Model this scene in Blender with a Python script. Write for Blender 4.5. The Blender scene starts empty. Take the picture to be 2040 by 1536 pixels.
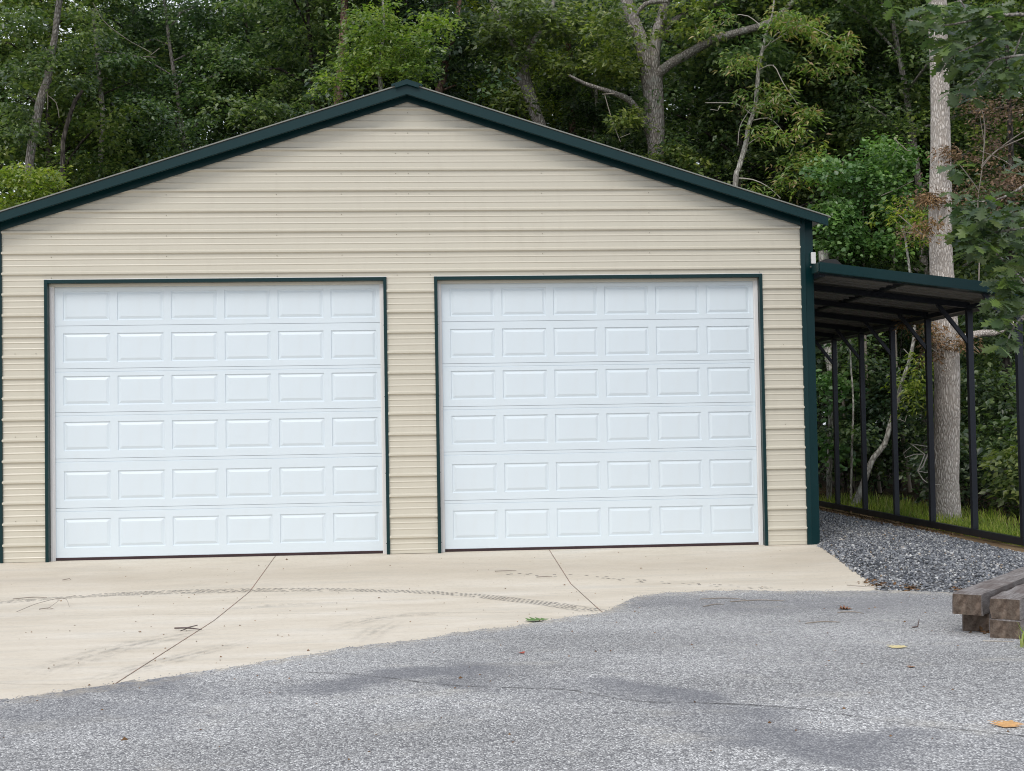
import bpy, math, random
import numpy as np
from mathutils import Matrix, Vector

random.seed(7)
RNG = np.random.default_rng(11)
scene = bpy.context.scene
COL = scene.collection

# ------------------------------------------------------------------ camera
CX, CY, CZ, YAW, PITCH, ROLL, FPX = .134, -14.624, 1.388, .0679, .0319, -.0166, 2600.0
def cam_axes():
    c, s = math.cos(YAW), math.sin(YAW)
    fw = np.array([s, c, 0.]); rt = np.array([c, -s, 0.]); up = np.array([0, 0, 1.])
    c, s = math.cos(PITCH), math.sin(PITCH)
    f2 = fw*c + up*s; u2 = up*c - fw*s
    c, s = math.cos(ROLL), math.sin(ROLL)
    return rt*c + u2*s, u2*c - rt*s, f2
RT, UP, FW = cam_axes()
cd = bpy.data.cameras.new('camera'); cam = bpy.data.objects.new('camera', cd); COL.objects.link(cam)
cam.matrix_world = Matrix(((RT[0], UP[0], -FW[0], CX), (RT[1], UP[1], -FW[1], CY), (RT[2], UP[2], -FW[2], CZ), (0, 0, 0, 1)))
cd.sensor_width = 36; cd.lens = FPX/2040*36; cd.clip_end = 600; cd.clip_start = .1
scene.camera = cam

# ------------------------------------------------------------------ light
SUN_EL, SUN_AZ = 47, 204      # azimuth clockwise from +Y: behind the camera, a little to the left
w = bpy.data.worlds.new('World'); scene.world = w; w.use_nodes = True
nt = w.node_tree; nt.nodes.clear()
out = nt.nodes.new('ShaderNodeOutputWorld'); bg = nt.nodes.new('ShaderNodeBackground')
sky = nt.nodes.new('ShaderNodeTexSky'); sky.sky_type = 'NISHITA'; sky.sun_disc = False
sky.sun_elevation = math.radians(SUN_EL); sky.sun_rotation = math.radians(SUN_AZ); sky.dust_density = 2.0
tc = nt.nodes.new('ShaderNodeTexCoord'); nz = nt.nodes.new('ShaderNodeTexNoise')
nz.inputs['Scale'].default_value = 2.6; nz.inputs['Detail'].default_value = 5
rp = nt.nodes.new('ShaderNodeValToRGB'); rp.color_ramp.elements[0].position = .30; rp.color_ramp.elements[1].position = .62
rp.color_ramp.elements[0].color = (.55,)*3+(1,); rp.color_ramp.elements[1].color = (1,)*3+(1,)
mx = nt.nodes.new('ShaderNodeMix'); mx.data_type = 'RGBA'
nt.links.new(tc.outputs['Generated'], nz.inputs['Vector']); nt.links.new(nz.outputs['Fac'], rp.inputs['Fac'])
nt.links.new(rp.outputs['Color'], mx.inputs['Factor']); nt.links.new(sky.outputs['Color'], mx.inputs['A'])
mx.inputs['B'].default_value = (9.3, 9.8, 10.7, 1)
nt.links.new(mx.outputs['Result'], bg.inputs['Color']); nt.links.new(bg.outputs['Background'], out.inputs['Surface'])
bg.inputs['Strength'].default_value = .1
sl = bpy.data.lights.new('sun', 'SUN'); sl.energy = 1.3; sl.angle = math.radians(22); sl.color = (1, .955, .89)
so = bpy.data.objects.new('sun', sl); COL.objects.link(so)
az, el = math.radians(SUN_AZ), math.radians(SUN_EL)
so.rotation_euler = Vector((math.sin(az)*math.cos(el), math.cos(az)*math.cos(el), math.sin(el))).to_track_quat('Z', 'Y').to_euler()
vs = scene.view_settings
vs.view_transform = 'Standard'; vs.look = 'None'; vs.gamma = 1; vs.use_curve_mapping = False; vs.exposure = .17
scene.cycles.max_bounces = 7; scene.cycles.diffuse_bounces = 5; scene.cycles.glossy_bounces = 2
scene.cycles.transmission_bounces = 3; scene.cycles.transparent_max_bounces = 6
scene.cycles.use_denoising = True
scene.cycles.pixel_filter_type = 'BLACKMAN_HARRIS'; scene.cycles.filter_width = 1.05

# ------------------------------------------------------------------ geometry helpers
def at(px, py, Y):
    """world point on the plane y=Y that the photo shows at (px, py)"""
    d = FW*FPX + RT*(px-1020) - UP*(py-768)
    return np.array([CX, CY, CZ]) + d*(Y-CY)/d[1]
GY = ([-60, -20, -10, -7.4, -4.2, -2.1, 0, 60], [.15, .14, .1, .05, -.09, -.125, 0, 0])
def G(x, y):
    """height of the finished ground"""
    x = np.asarray(x, float); y = np.asarray(y, float)
    z = np.interp(y, *GY)
    s = np.clip((x-3.9)/1.4, 0, 1); s = s*s*(3-2*s)
    z = z*(1-s) + np.clip(z, -.02, .05)*s*.5
    z = z - .058*np.clip((x-5.7)/.9, 0, 1)*np.clip((y+4)/3, 0, 1)
    return z - np.clip((y-16)/60, 0, 1)*1.2
def new_mesh(name, verts, faces, mat=None, smooth=False, mats=None, midx=None):
    me = bpy.data.meshes.new(name)
    verts = np.asarray(verts, np.float32)
    if isinstance(faces, np.ndarray):
        n, k = faces.shape
        me.vertices.add(len(verts)); me.vertices.foreach_set('co', verts.ravel())
        me.loops.add(n*k); me.loops.foreach_set('vertex_index', faces.astype(np.int32).ravel())
        me.polygons.add(n); me.polygons.foreach_set('loop_start', np.arange(0, n*k, k, dtype=np.int32))
        me.polygons.foreach_set('loop_total', np.full(n, k, np.int32))
        me.update(calc_edges=True)
    else:
        me.from_pydata([tuple(map(float, v)) for v in verts], [], faces); me.update()
    for m in (mats or ([mat] if mat else [])): me.materials.append(m)
    if midx is not None: me.polygons.foreach_set('material_index', np.asarray(midx, np.int32))
    if smooth: me.polygons.foreach_set('use_smooth', np.ones(len(me.polygons), bool))
    return me
def link(name, me, parent=None, loc=None, **props):
    o = bpy.data.objects.new(name, me); COL.objects.link(o)
    if parent: o.parent = parent
    if loc is not None: o.location = loc
    for k, v in props.items(): o[k] = v
    return o
def thing(name, label, cat, loc=(0, 0, 0), group=None):
    o = link(name, None, None, loc, label=label, category=cat)
    o.empty_display_size = .2
    if group: o['group'] = group
    return o
class MB:
    def __init__(s): s.v = []; s.f = []
    def add(s, v, f):
        n = len(s.v); s.v += [tuple(map(float, a)) for a in v]; s.f += [tuple(i+n for i in q) for q in f]; return s
    def box(s, x0, x1, y0, y1, z0, z1):
        v = [(x, y, z) for z in (z0, z1) for y in (y0, y1) for x in (x0, x1)]
        return s.add(v, [(0, 2, 3, 1), (4, 5, 7, 6), (0, 1, 5, 4), (2, 6, 7, 3), (0, 4, 6, 2), (1, 3, 7, 5)])
    def prism(s, poly, axis, a, b):
        """poly: 2D points; axis 'y': (x,z) extruded along y from a to b; 'x': (y,z) along x"""
        P = (lambda p, t: (p[0], t, p[1])) if axis == 'y' else (lambda p, t: (t, p[0], p[1]))
        n = len(poly)
        v = [P(p, a) for p in poly] + [P(p, b) for p in poly]
        f = [tuple(range(n)), tuple(range(2*n-1, n-1, -1))] + [(i, i+n, (i+1) % n+n, (i+1) % n) for i in range(n)]
        return s.add(v, f)
    def bar(s, p, q, w, h, up=(0, 0, 1)):
        p, q = np.array(p, float), np.array(q, float); d = (q-p)/np.linalg.norm(q-p)
        u = np.cross(d, up); u /= np.linalg.norm(u); n = np.cross(u, d)
        v = [c + u*w/2*a + n*h/2*b for c in (p, q) for a, b in ((-1, -1), (1, -1), (1, 1), (-1, 1))]
        return s.add(v, [(3, 2, 1, 0), (4, 5, 6, 7)] + [(i, (i+1) % 4, (i+1) % 4+4, i+4) for i in range(4)])
    def build(s, name, mat, parent=None, bevel=0, smooth=False, **props):
        me = new_mesh(name, s.v, s.f, mat, smooth)
        import bmesh
        bm = bmesh.new(); bm.from_mesh(me); bmesh.ops.recalc_face_normals(bm, faces=bm.faces)
        if bevel: bmesh.ops.bevel(bm, geom=bm.edges[:], offset=bevel, segments=2, affect='EDGES', profile=.6)
        bm.to_mesh(me); bm.free()
        return link(name, me, parent, **props)
def tube_arrays(pts, rad, sides=8, rough=0, seed=0, cap=True):
    pts = np.asarray(pts, float); rad = np.asarray(rad, float); n = len(pts)
    t = np.gradient(pts, axis=0); t /= np.linalg.norm(t, axis=1)[:, None]+1e-9
    ref = np.array([.13, .97, .21]); u = np.cross(t, ref); u /= np.linalg.norm(u, axis=1)[:, None]; v = np.cross(t, u)
    a = np.arange(sides)*2*np.pi/sides
    r = rad[:, None]*np.ones(sides)
    if rough:
        rg = np.random.default_rng(seed)
        lobes = sum(rg.normal(0, .5)*np.cos(k*a+rg.uniform(0, 6)) for k in (2, 3, 5))
        r = r*(1+rough*(lobes[None, :] + rg.normal(0, .5, (n, sides))))
    V = pts[:, None, :] + (u[:, None, :]*np.cos(a)[None, :, None] + v[:, None, :]*np.sin(a)[None, :, None])*r[:, :, None]
    i = np.arange(n-1)[:, None]*sides; j = np.arange(sides)[None, :]; j2 = (j+1) % sides
    F = np.stack([i+j, i+sides+j, i+sides+j2, i+j2], -1).reshape(-1, 4)
    return V.reshape(-1, 3), F
def smooth_path(pts, rad, step=.25):
    """Catmull-Rom resample"""
    P = np.asarray(pts, float); R = np.asarray(rad, float)
    P = np.vstack([2*P[0]-P[1], P, 2*P[-1]-P[-2]]); R = np.r_[R[0], R, R[-1]]
    op, orr = [], []
    for i in range(1, len(P)-2):
        n = max(1, int(np.linalg.norm(P[i+1]-P[i])/step))
        for k in range(n):
            t = k/n
            op.append(.5*((2*P[i]) + (P[i+1]-P[i-1])*t + (2*P[i-1]-5*P[i]+4*P[i+1]-P[i+2])*t*t + (3*P[i]-P[i-1]-3*P[i+1]+P[i+2])*t**3))
            orr.append(R[i]*(1-t)+R[i+1]*t)
    op.append(P[-2]); orr.append(R[-2])
    return np.array(op), np.array(orr)
def merge(parts):
    V, F, n = [], [], 0
    for v, f in parts: V.append(v); F.append(f+n); n += len(v)
    return np.vstack(V), np.vstack(F)

# ------------------------------------------------------------------ materials
def mat(name, color=(.5, .5, .5), rough=.6, metal=0, spec=.5):
    m = bpy.data.materials.new(name); m.use_nodes = True
    b = m.node_tree.nodes['Principled BSDF']
    b.inputs['Base Color'].default_value = (*color, 1); b.inputs['Roughness'].default_value = rough
    b.inputs['Metallic'].default_value = metal; b.inputs['Specular IOR Level'].default_value = spec
    return m, m.node_tree, b
def N(nt, kind, **kw):
    n = nt.nodes.new('ShaderNode'+kind)
    for k, v in kw.items():
        if k in n.inputs: n.inputs[k].default_value = v
        else: setattr(n, k, v)
    return n
def coords(nt, scale=(1, 1, 1), kind='Object'):
    t = N(nt, 'TexCoord'); mp = N(nt, 'Mapping'); mp.inputs['Scale'].default_value = scale
    nt.links.new(t.outputs[kind], mp.inputs['Vector']); return mp.outputs['Vector']
def ramp(nt, src, stops):
    r = N(nt, 'ValToRGB'); e = r.color_ramp.elements
    while len(e) < len(stops): e.new(.5)
    for x, (p, c) in zip(e, stops): x.position = p; x.color = (*c, 1) if len(c) == 3 else c
    nt.links.new(src, r.inputs['Fac']); return r.outputs['Color']
def noise(nt, vec, scale, detail=3, rough=.5):
    n = N(nt, 'TexNoise'); n.inputs['Scale'].default_value = scale; n.inputs['Detail'].default_value = detail
    n.inputs['Roughness'].default_value = rough
    nt.links.new(vec, n.inputs['Vector']); return n.outputs['Fac']
def mixc(nt, fac, a, b, mode='MIX'):
    m = N(nt, 'Mix'); m.data_type = 'RGBA'; m.blend_type = mode
    for s, v in (('Factor', fac), ('A', a), ('B', b)):
        if isinstance(v, (int, float)): m.inputs[s].default_value = v
        elif isinstance(v, tuple): m.inputs[s].default_value = (*v, 1)
        else: nt.links.new(v, m.inputs[s])
    return m.outputs['Result']
def math_(nt, op, a, b=0.):
    m = N(nt, 'Math'); m.operation = op
    for i, v in enumerate((a, b)):
        if isinstance(v, (int, float)): m.inputs[i].default_value = v
        else: nt.links.new(v, m.inputs[i])
    return m.outputs[0]
def bump(nt, b, h, strength=.3, dist=.01):
    n = N(nt, 'Bump'); n.inputs['Strength'].default_value = strength; n.inputs['Distance'].default_value = dist
    nt.links.new(h, n.inputs['Height']); nt.links.new(n.outputs['Normal'], b.inputs['Normal'])

def painted(name, c, rough, var=.06, spec=.5, dirt=None):
    m, t, b = mat(name, c, rough, spec=spec)
    v = coords(t); f = noise(t, v, .7, 5)
    lo = tuple(x*(1-var) for x in c); hi = tuple(min(1, x*(1+var)) for x in c)
    col = ramp(t, f, [(.3, lo), (.7, hi)])
    if dirt:
        v2 = coords(t, (3, 3, .7)); d = ramp(t, noise(t, v2, 2.2, 6, .6), [(.52, (0, 0, 0)), (.75, (1, 1, 1))])
        col = mixc(t, math_(t, 'MULTIPLY', d, dirt[0]), col, dirt[1])
    t.links.new(col, b.inputs['Base Color'])
    r = ramp(t, noise(t, coords(t), 3.1, 3), [(.3, (rough-.06,)*3), (.7, (rough+.08,)*3)])
    t.links.new(r, b.inputs['Roughness'])
    return m, t, b
SIDING, t, b = painted('siding_paint', (.60, .562, .468), .38, .02, dirt=(.12, (.38, .33, .26)))
bump(t, b, noise(t, coords(t, (1, 1, 2)), 2.5, 2), .06, .01)
GREEN, t, b = painted('green_trim_paint', (.0022, .026, .029), .34, .03, spec=.28)
ROOFTAN, _, _ = painted('roof_sheet_paint', (.22, .225, .20), .4, .05)
DOOR, t, b = painted('door_white_enamel', (.685, .76, .81), .38, .015, dirt=(.05, (.55, .5, .42)))
bump(t, b, noise(t, coords(t, (9, 9, 90)), 3, 4, .65), .10, .004)
WHITE, _, _ = painted('white_vinyl', (.74, .73, .72), .45, .05, dirt=(.25, (.4, .37, .33)))
SEAL, _, _ = painted('rubber_seal', (.035, .015, .018), .7)
STEEL, t, b = painted('dark_galvanised_steel', (.022, .026, .036), .38, .3)
b.inputs['Metallic'].default_value = .35
PANELUNDER, _, _ = painted('roof_underside', (.24, .23, .215), .5, .08)
SCREW, _, _ = mat('screw_head', (.28, .25, .2), .5)
BLACK, _, _ = mat('black_flashing', (.015, .015, .016), .5)

# concrete
CONC, t, b = mat('concrete', (.6, .55, .46), .85, spec=.25)
v = coords(t)
c = ramp(t, noise(t, coords(t, (.6, 1.6, 1)), 1.3, 7, .6), [(.25, (.56, .492, .395)), (.5, (.66, .592, .49)), (.75, (.73, .672, .585))])
c = mixc(t, ramp(t, noise(t, coords(t, (.35, 2.2, 1)), 2.2, 6, .7), [(.5, (0, 0, 0)), (.72, (.45,)*3)]), c, (.50, .475, .42))
c = mixc(t, ramp(t, noise(t, v, 26, 3, .6), [(.35, (.16,)*3), (.5, (0, 0, 0))]), c, (.40, .33, .25))
c = mixc(t, ramp(t, noise(t, v, 160, 2), [(.66, (0, 0, 0)), (.72, (.5,)*3)]), c, (.22, .19, .16))
# damp band in the dip
sep = N(t, 'SeparateXYZ'); t.links.new(v, sep.inputs[0])
band = math_(t, 'SUBTRACT', 1, math_(t, 'MULTIPLY', math_(t, 'ABSOLUTE', math_(t, 'ADD', sep.outputs[1], 1.15)), 1.0))
band = math_(t, 'MULTIPLY', math_(t, 'MAXIMUM', band, 0), noise(t, coords(t, (.5, 1.2, 1)), 1.7, 4))
c = mixc(t, math_(t, 'MULTIPLY', band, .75), c, (.42, .35, .265))
t.links.new(c, b.inputs['Base Color']); bump(t, b, noise(t, v, 120, 4, .7), .25, .004)

# asphalt : pale exposed stones in grey binder, darker bluish streaks, tan film
ASPH, t, b = mat('asphalt', (.2, .2, .2), .9, spec=.2)
v = coords(t)
vo = N(t, 'TexVoronoi'); vo.inputs['Scale'].default_value = 140; t.links.new(coords(t, (1, .6, 1)), vo.inputs['Vector'])
vs_ = N(t, 'SeparateColor'); t.links.new(vo.outputs['Color'], vs_.inputs[0])
stone = ramp(t, vs_.outputs[0], [(0, (.255, .25, .248)), (.45, (.425, .42, .416)), (.8, (.605, .60, .592)), (1, (.90, .89, .87))])
pit = ramp(t, vo.outputs['Distance'], [(.45, (0, 0, 0)), (.8, (1, 1, 1))])
c = mixc(t, pit, stone, (.17, .17, .176))
big = ramp(t, noise(t, coords(t, (.5, .9, 1)), .9, 6, .55), [(.3, (.74,)*3), (.7, (1.14,)*3)])
c = mixc(t, 1, c, big, 'MULTIPLY')
c = mixc(t, ramp(t, noise(t, coords(t, (.7, 1.1, 1)), 2.2, 7, .65), [(.56, (0, 0, 0)), (.72, (.40,)*3)]), c, (.52, .49, .43))
c = mixc(t, ramp(t, noise(t, v, 34, 3, .6), [(.36, (.55,)*3), (.46, (0, 0, 0))]), c, (.10, .10, .11))
att = N(t, 'Attribute'); att.attribute_name = 'dark_streak'
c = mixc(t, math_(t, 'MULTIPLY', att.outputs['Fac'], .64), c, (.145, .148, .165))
att2 = N(t, 'Attribute'); att2.attribute_name = 'sand'
c = mixc(t, math_(t, 'MULTIPLY', att2.outputs['Fac'], ramp(t, noise(t, v, 9, 5, .7), [(.42, (0, 0, 0)), (.62, (1, 1, 1))])), c, (.50, .44, .35))
t.links.new(c, b.inputs['Base Color']); bump(t, b, math_(t, 'SUBTRACT', 1, vo.outputs['Distance']), .55, .007)

SOIL, t, b = mat('soil', (.2, .14, .09), .95, spec=.1)
v = coords(t)
c = ramp(t, noise(t, v, 2.3, 7, .7), [(.3, (.16, .105, .06)), (.55, (.32, .22, .13)), (.75, (.44, .32, .2))])
t.links.new(c, b.inputs['Base Color']); bump(t, b, noise(t, v, 18, 6, .7), .7, .03)
LITTER, t, b = mat('forest_floor', (.06, .04, .02), .95, spec=.1)
v = coords(t)
c = ramp(t, noise(t, v, 4, 8, .75), [(.3, (.018, .014, .008)), (.55, (.06, .042, .02)), (.8, (.15, .10, .05))])
t.links.new(c, b.inputs['Base Color']); bump(t, b, noise(t, v, 14, 6, .7), 1, .05)
def island(t): return N(t, 'NewGeometry').outputs['Random Per Island']
GRAVB, t, b = mat('gravel_bed', (.1, .1, .11), .9)
vo = N(t, 'TexVoronoi'); vo.inputs['Scale'].default_value = 38; t.links.new(coords(t), vo.inputs['Vector'])
sc_ = N(t, 'SeparateColor'); t.links.new(vo.outputs['Color'], sc_.inputs[0])
c = mixc(t, ramp(t, vo.outputs['Distance'], [(.3, (0, 0, 0)), (.7, (1, 1, 1))]), ramp(t, sc_.outputs[0], [(0, (.12, .125, .13)), (.7, (.26, .27, .29)), (1, (.5, .5, .5))]), (.04, .04, .042))
t.links.new(c, b.inputs['Base Color']); bump(t, b, math_(t, 'SUBTRACT', 1, vo.outputs['Distance']), .9, .015)
STONE, t, b = mat('crushed_stone', (.3, .3, .3), .75, spec=.3)
c = ramp(t, island(t), [(0, (.075, .082, .095)), (.35, (.17, .18, .20)), (.7, (.29, .30, .32)), (.9, (.43, .43, .43)), (.97, (.66, .66, .65)), (1, (.34, .24, .15))])
t.links.new(c, b.inputs['Base Color'])

# weathered timber, end grain and long grain
TIMBER, t, b = mat('weathered_timber', (.15, .12, .1), .9, spec=.15)
v = coords(t, (1.2, 16, 16))
c = ramp(t, noise(t, v, 3, 8, .75), [(.25, (.06, .052, .05)), (.45, (.20, .18, .172)), (.62, (.34, .315, .305)), (.8, (.48, .455, .445))])
c = mixc(t, ramp(t, noise(t, coords(t, (2, 2, 2)), 2.2, 4), [(.45, (0, 0, 0)), (.65, (.65,)*3)]), c, (.14, .11, .10))
t.links.new(c, b.inputs['Base Color']); bump(t, b, noise(t, v, 3, 8, .8), .9, .012)
ENDGR, t, b = mat('timber_end_grain', (.15, .1, .08), .9, spec=.15)
wv = N(t, 'TexWave'); wv.wave_type = 'RINGS'; wv.rings_direction = 'X'; wv.inputs['Scale'].default_value = 5
wv.inputs['Distortion'].default_value = 3.5; wv.inputs['Detail'].default_value = 4; wv.inputs['Detail Scale'].default_value = 2
oi = N(t, 'ObjectInfo'); va = N(t, 'VectorMath'); va.operation = 'ADD'
cmb = N(t, 'CombineXYZ'); t.links.new(math_(t, 'MULTIPLY', oi.outputs['Random'], .3), cmb.inputs[1]); t.links.new(math_(t, 'MULTIPLY', oi.outputs['Random'], .2), cmb.inputs[2])
t.links.new(coords(t), va.inputs[0]); t.links.new(cmb.outputs[0], va.inputs[1])
t.links.new(va.outputs[0], wv.inputs['Vector'])
c = ramp(t, wv.outputs['Fac'], [(.1, (.09, .06, .045)), (.5, (.17, .12, .09)), (.9, (.26, .19, .15))])
c = mixc(t, ramp(t, noise(t, va.outputs[0], 18, 5, .7), [(.42, (0, 0, 0)), (.6, (.85,)*3)]), c, (.045, .035, .03))
c = mixc(t, ramp(t, noise(t, va.outputs[0], 11, 4, .7), [(.6, (0, 0, 0)), (.72, (.7,)*3)]), c, (.25, .22, .17))
c = mixc(t, .55, c, ramp(t, noise(t, va.outputs[0], 26, 6, .75), [(.35, (.06, .045, .036)), (.5, (.15, .115, .09)), (.68, (.27, .225, .18))]))
t.links.new(c, b.inputs['Base Color']); bump(t, b, noise(t, va.outputs[0], 30, 6, .8), .9, .008)

def bark(name, dark, mid, light, zs=.22, scale=14, bdist=.035, lichen=None):
    m, t, b = mat(name, mid, .9, spec=.15)
    v = coords(t, (1, 1, zs))
    nv = N(t, 'TexNoise'); nv.inputs['Scale'].default_value = 3; t.links.new(v, nv.inputs['Vector'])
    wv = N(t, 'VectorMath'); wv.operation = 'MULTIPLY_ADD'; t.links.new(nv.outputs['Color'], wv.inputs[0])
    wv.inputs[1].default_value = (.16, .16, .16); t.links.new(v, wv.inputs[2])
    vo = N(t, 'TexVoronoi'); vo.feature = 'DISTANCE_TO_EDGE'; vo.inputs['Scale'].default_value = scale; t.links.new(wv.outputs[0], vo.inputs['Vector'])
    f = math_(t, 'MINIMUM', math_(t, 'MULTIPLY', vo.outputs['Distance'], 3.0), 1)
    h = math_(t, 'ADD', math_(t, 'MULTIPLY', f, .62), math_(t, 'MULTIPLY', noise(t, v, scale*1.6, 8, .8), .62))
    c = ramp(t, h, [(.15, dark), (.5, mid), (.85, light)])
    c = mixc(t, 1, c, ramp(t, noise(t, coords(t), 1.4, 4), [(.3, (.8,)*3), (.7, (1.2,)*3)]), 'MULTIPLY')
    if lichen: c = mixc(t, ramp(t, noise(t, coords(t), 7, 5, .7), [(.52, (0, 0, 0)), (.64, (.8,)*3)]), c, lichen)
    t.links.new(c, b.inputs['Base Color']); bump(t, b, h, 1, bdist)
    return m
B_PALE = bark('pale_bark', (.24, .20, .17), (.52, .465, .41), (.74, .68, .62), .26, 40, .020)
B_GREY = bark('grey_oak_bark', (.07, .06, .054), (.27, .24, .215), (.48, .44, .41), .3, 24, .025, (.36, .36, .33))
B_RED = bark('reddish_pine_bark', (.04, .026, .02), (.16, .10, .08), (.28, .20, .16), .35, 16, .02)
B_DARK = bark('dark_bark', (.014, .012, .010), (.05, .043, .037), (.12, .105, .09), .3, 12, .03)
B_LICH = bark('lichen_bark', (.09, .08, .068), (.29, .27, .24), (.50, .48, .43), .4, 18, .015, (.42, .43, .39))
TWIG, _, _ = mat('dead_twig', (.30, .26, .22), .9)
TWIGP, _, _ = mat('pale_dead_twig', (.45, .41, .36), .9)

def leafmat(name, cols, trans=.42, gloss=.8, rough=.36):
    m = bpy.data.materials.new(name); m.use_nodes = True; t = m.node_tree; t.nodes.clear()
    o = N(t, 'OutputMaterial'); p = N(t, 'BsdfPrincipled'); tr = N(t, 'BsdfTranslucent'); mix = N(t, 'MixShader')
    n = len(cols); c = ramp(t, island(t), [(i/(n-1) if n > 1 else 0, c) for i, c in enumerate(cols)])
    # patches of lighter growth across the crown, plus a difference from tree to tree
    geo = N(t, 'NewGeometry'); nn = N(t, 'TexNoise'); nn.inputs['Scale'].default_value = .8; nn.inputs['Detail'].default_value = 3
    t.links.new(geo.outputs['Position'], nn.inputs['Vector'])
    c = mixc(t, 1, c, ramp(t, nn.outputs['Fac'], [(.3, (.62, .70, .82)), (.5, (1, 1, 1)), (.7, (1.42, 1.36, 1.0))]), 'MULTIPLY')
    oi = N(t, 'ObjectInfo')
    c = mixc(t, 1, c, ramp(t, oi.outputs['Random'], [(0, (.78, .88, 1)), (.5, (1, 1, 1)), (1, (1.35, 1.2, .85))]), 'MULTIPLY')
    t.links.new(c, p.inputs['Base Color']); p.inputs['Roughness'].default_value = rough; p.inputs['Specular IOR Level'].default_value = gloss
    t.links.new(mixc(t, 1, c, (1.3, 1.5, .75), 'MULTIPLY'), tr.inputs['Color'])
    mix.inputs[0].default_value = trans
    t.links.new(p.outputs[0], mix.inputs[1]); t.links.new(tr.outputs[0], mix.inputs[2]); t.links.new(mix.outputs[0], o.inputs['Surface'])
    return m
L_GREEN = leafmat('leaf_green', [(.045, .082, .038), (.09, .142, .056), (.15, .205, .078), (.25, .31, .13)])
L_DEEP = leafmat('leaf_deep_green', [(.03, .058, .034), (.06, .10, .052), (.105, .155, .075), (.19, .25, .12)], .40)
L_YELL = leafmat('leaf_yellow_green', [(.11, .18, .04), (.17, .25, .05), (.24, .31, .062), (.33, .37, .09)], .45)
L_VINE = leafmat('leaf_vine_green', [(.06, .14, .045), (.11, .22, .065), (.17, .30, .095), (.27, .40, .17)], .35)
L_AUT = leafmat('leaf_turning', [(.17, .26, .055), (.26, .35, .07), (.36, .42, .09), (.46, .42, .13), (.54, .32, .18), (.22, .32, .06), (.14, .23, .05), (.30, .38, .08)], .42)
L_OAK = leafmat('leaf_oak', [(.055, .085, .042), (.085, .125, .052), (.12, .165, .062), (.22, .28, .06), (.15, .18, .11), (.10, .14, .06)], .40, .6, .4)
L_DEAD = leafmat('leaf_dead_brown', [(.10, .068, .056), (.17, .112, .092), (.26, .18, .15), (.14, .10, .07)], .2, .2, .8)
L_PINE = leafmat('needle_green', [(.04, .08, .025), (.06, .11, .03), (.09, .14, .035)], .2)
L_GRASS = leafmat('grass_blade', [(.10, .17, .03), (.19, .28, .05), (.30, .38, .075), (.46, .44, .2)], .4, .3, .6)
L_LITT = leafmat('fallen_leaf_brown', [(.10, .05, .025), (.17, .09, .045), (.25, .15, .08), (.08, .045, .03)], .1, .2, .85)

# ------------------------------------------------------------------ leaves
SIMPLE = (np.array([(0, 0, 0), (.33, .45, .02), (.33, 1, .0), (-.33, .45, .02)])[:, [0, 1, 2]], np.array([[0, 1, 2], [0, 2, 3]]))
def leaf_shape(kind):
    if kind == 'simple':      # folded diamond
        return np.array([(0, 0, 0), (.30, .42, .09), (0, 1, -.06), (-.30, .42, .09)], float), np.array([[0, 1, 2], [0, 2, 3]])
    if kind == 'round':       # broad vine leaf
        return np.array([(0, 0, 0), (.42, .18, .08), (.46, .62, .06), (0, 1, -.1), (-.46, .62, .06), (-.42, .18, .08)], float), np.array([[0, 1, 2], [0, 2, 3], [0, 3, 4], [0, 4, 5]])
    if kind == 'long':        # lance-shaped drooping leaf
        return np.array([(0, 0, 0), (.15, .4, .05), (0, 1, -.22), (-.15, .4, .05)], float), np.array([[0, 1, 2], [0, 2, 3]])
    if kind == 'oak':         # lobed white-oak leaf, vertices down one side then the other
        R = [(.02, 0), (.05, .12), (.20, .20), (.10, .28), (.30, .40), (.12, .46), (.36, .62), (.14, .66), (.30, .84), (.10, .86), (.0, 1.0)]
        v = [(0, y, -.12*(y-.4)**2) for y in (0, .12, .28, .46, .66, .86)]
        right = [(x, y, .20*x-.12*(y-.4)**2) for x, y in R]; left = [(-x, y, z) for x, y, z in right[:-1]]
        v = v+right+left; r0 = 6; l0 = 6+len(right)
        f = []
        mids = {0: 0, 1: 1, 2: 2, 3: 2, 4: 3, 5: 3, 6: 4, 7: 4, 8: 5, 9: 5, 10: 5}
        for side, o in ((0, r0), (1, l0)):
            for i in range(10):
                a = o+i; bq = (r0+10) if i == 9 else o+i+1
                ma, mb = mids[i], mids[i+1]
                f.append((a, bq, mb) if side == 0 else (bq, a, mb))
                if ma != mb: f.append((a, mb, ma) if side == 0 else (mb, a, ma))
        return np.array(v, float), np.array(f)
def leaves(base, axis, normal, size, kind='simple'):
    """vectorised: one leaf of the given shape at every base point"""
    S, F = leaf_shape(kind); n = len(base)
    axis = axis/np.linalg.norm(axis, axis=1)[:, None]
    side = np.cross(axis, normal); side /= np.linalg.norm(side, axis=1)[:, None]+1e-9
    nor = np.cross(side, axis)
    V = base[:, None, :] + (S[None, :, 0, None]*side[:, None, :] + S[None, :, 1, None]*axis[:, None, :] + S[None, :, 2, None]*nor[:, None, :])*size[:, None, None]
    FF = (F[None] + (np.arange(n)*len(S))[:, None, None]).reshape(-1, 3)
    return V.reshape(-1, 3), FF
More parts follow.
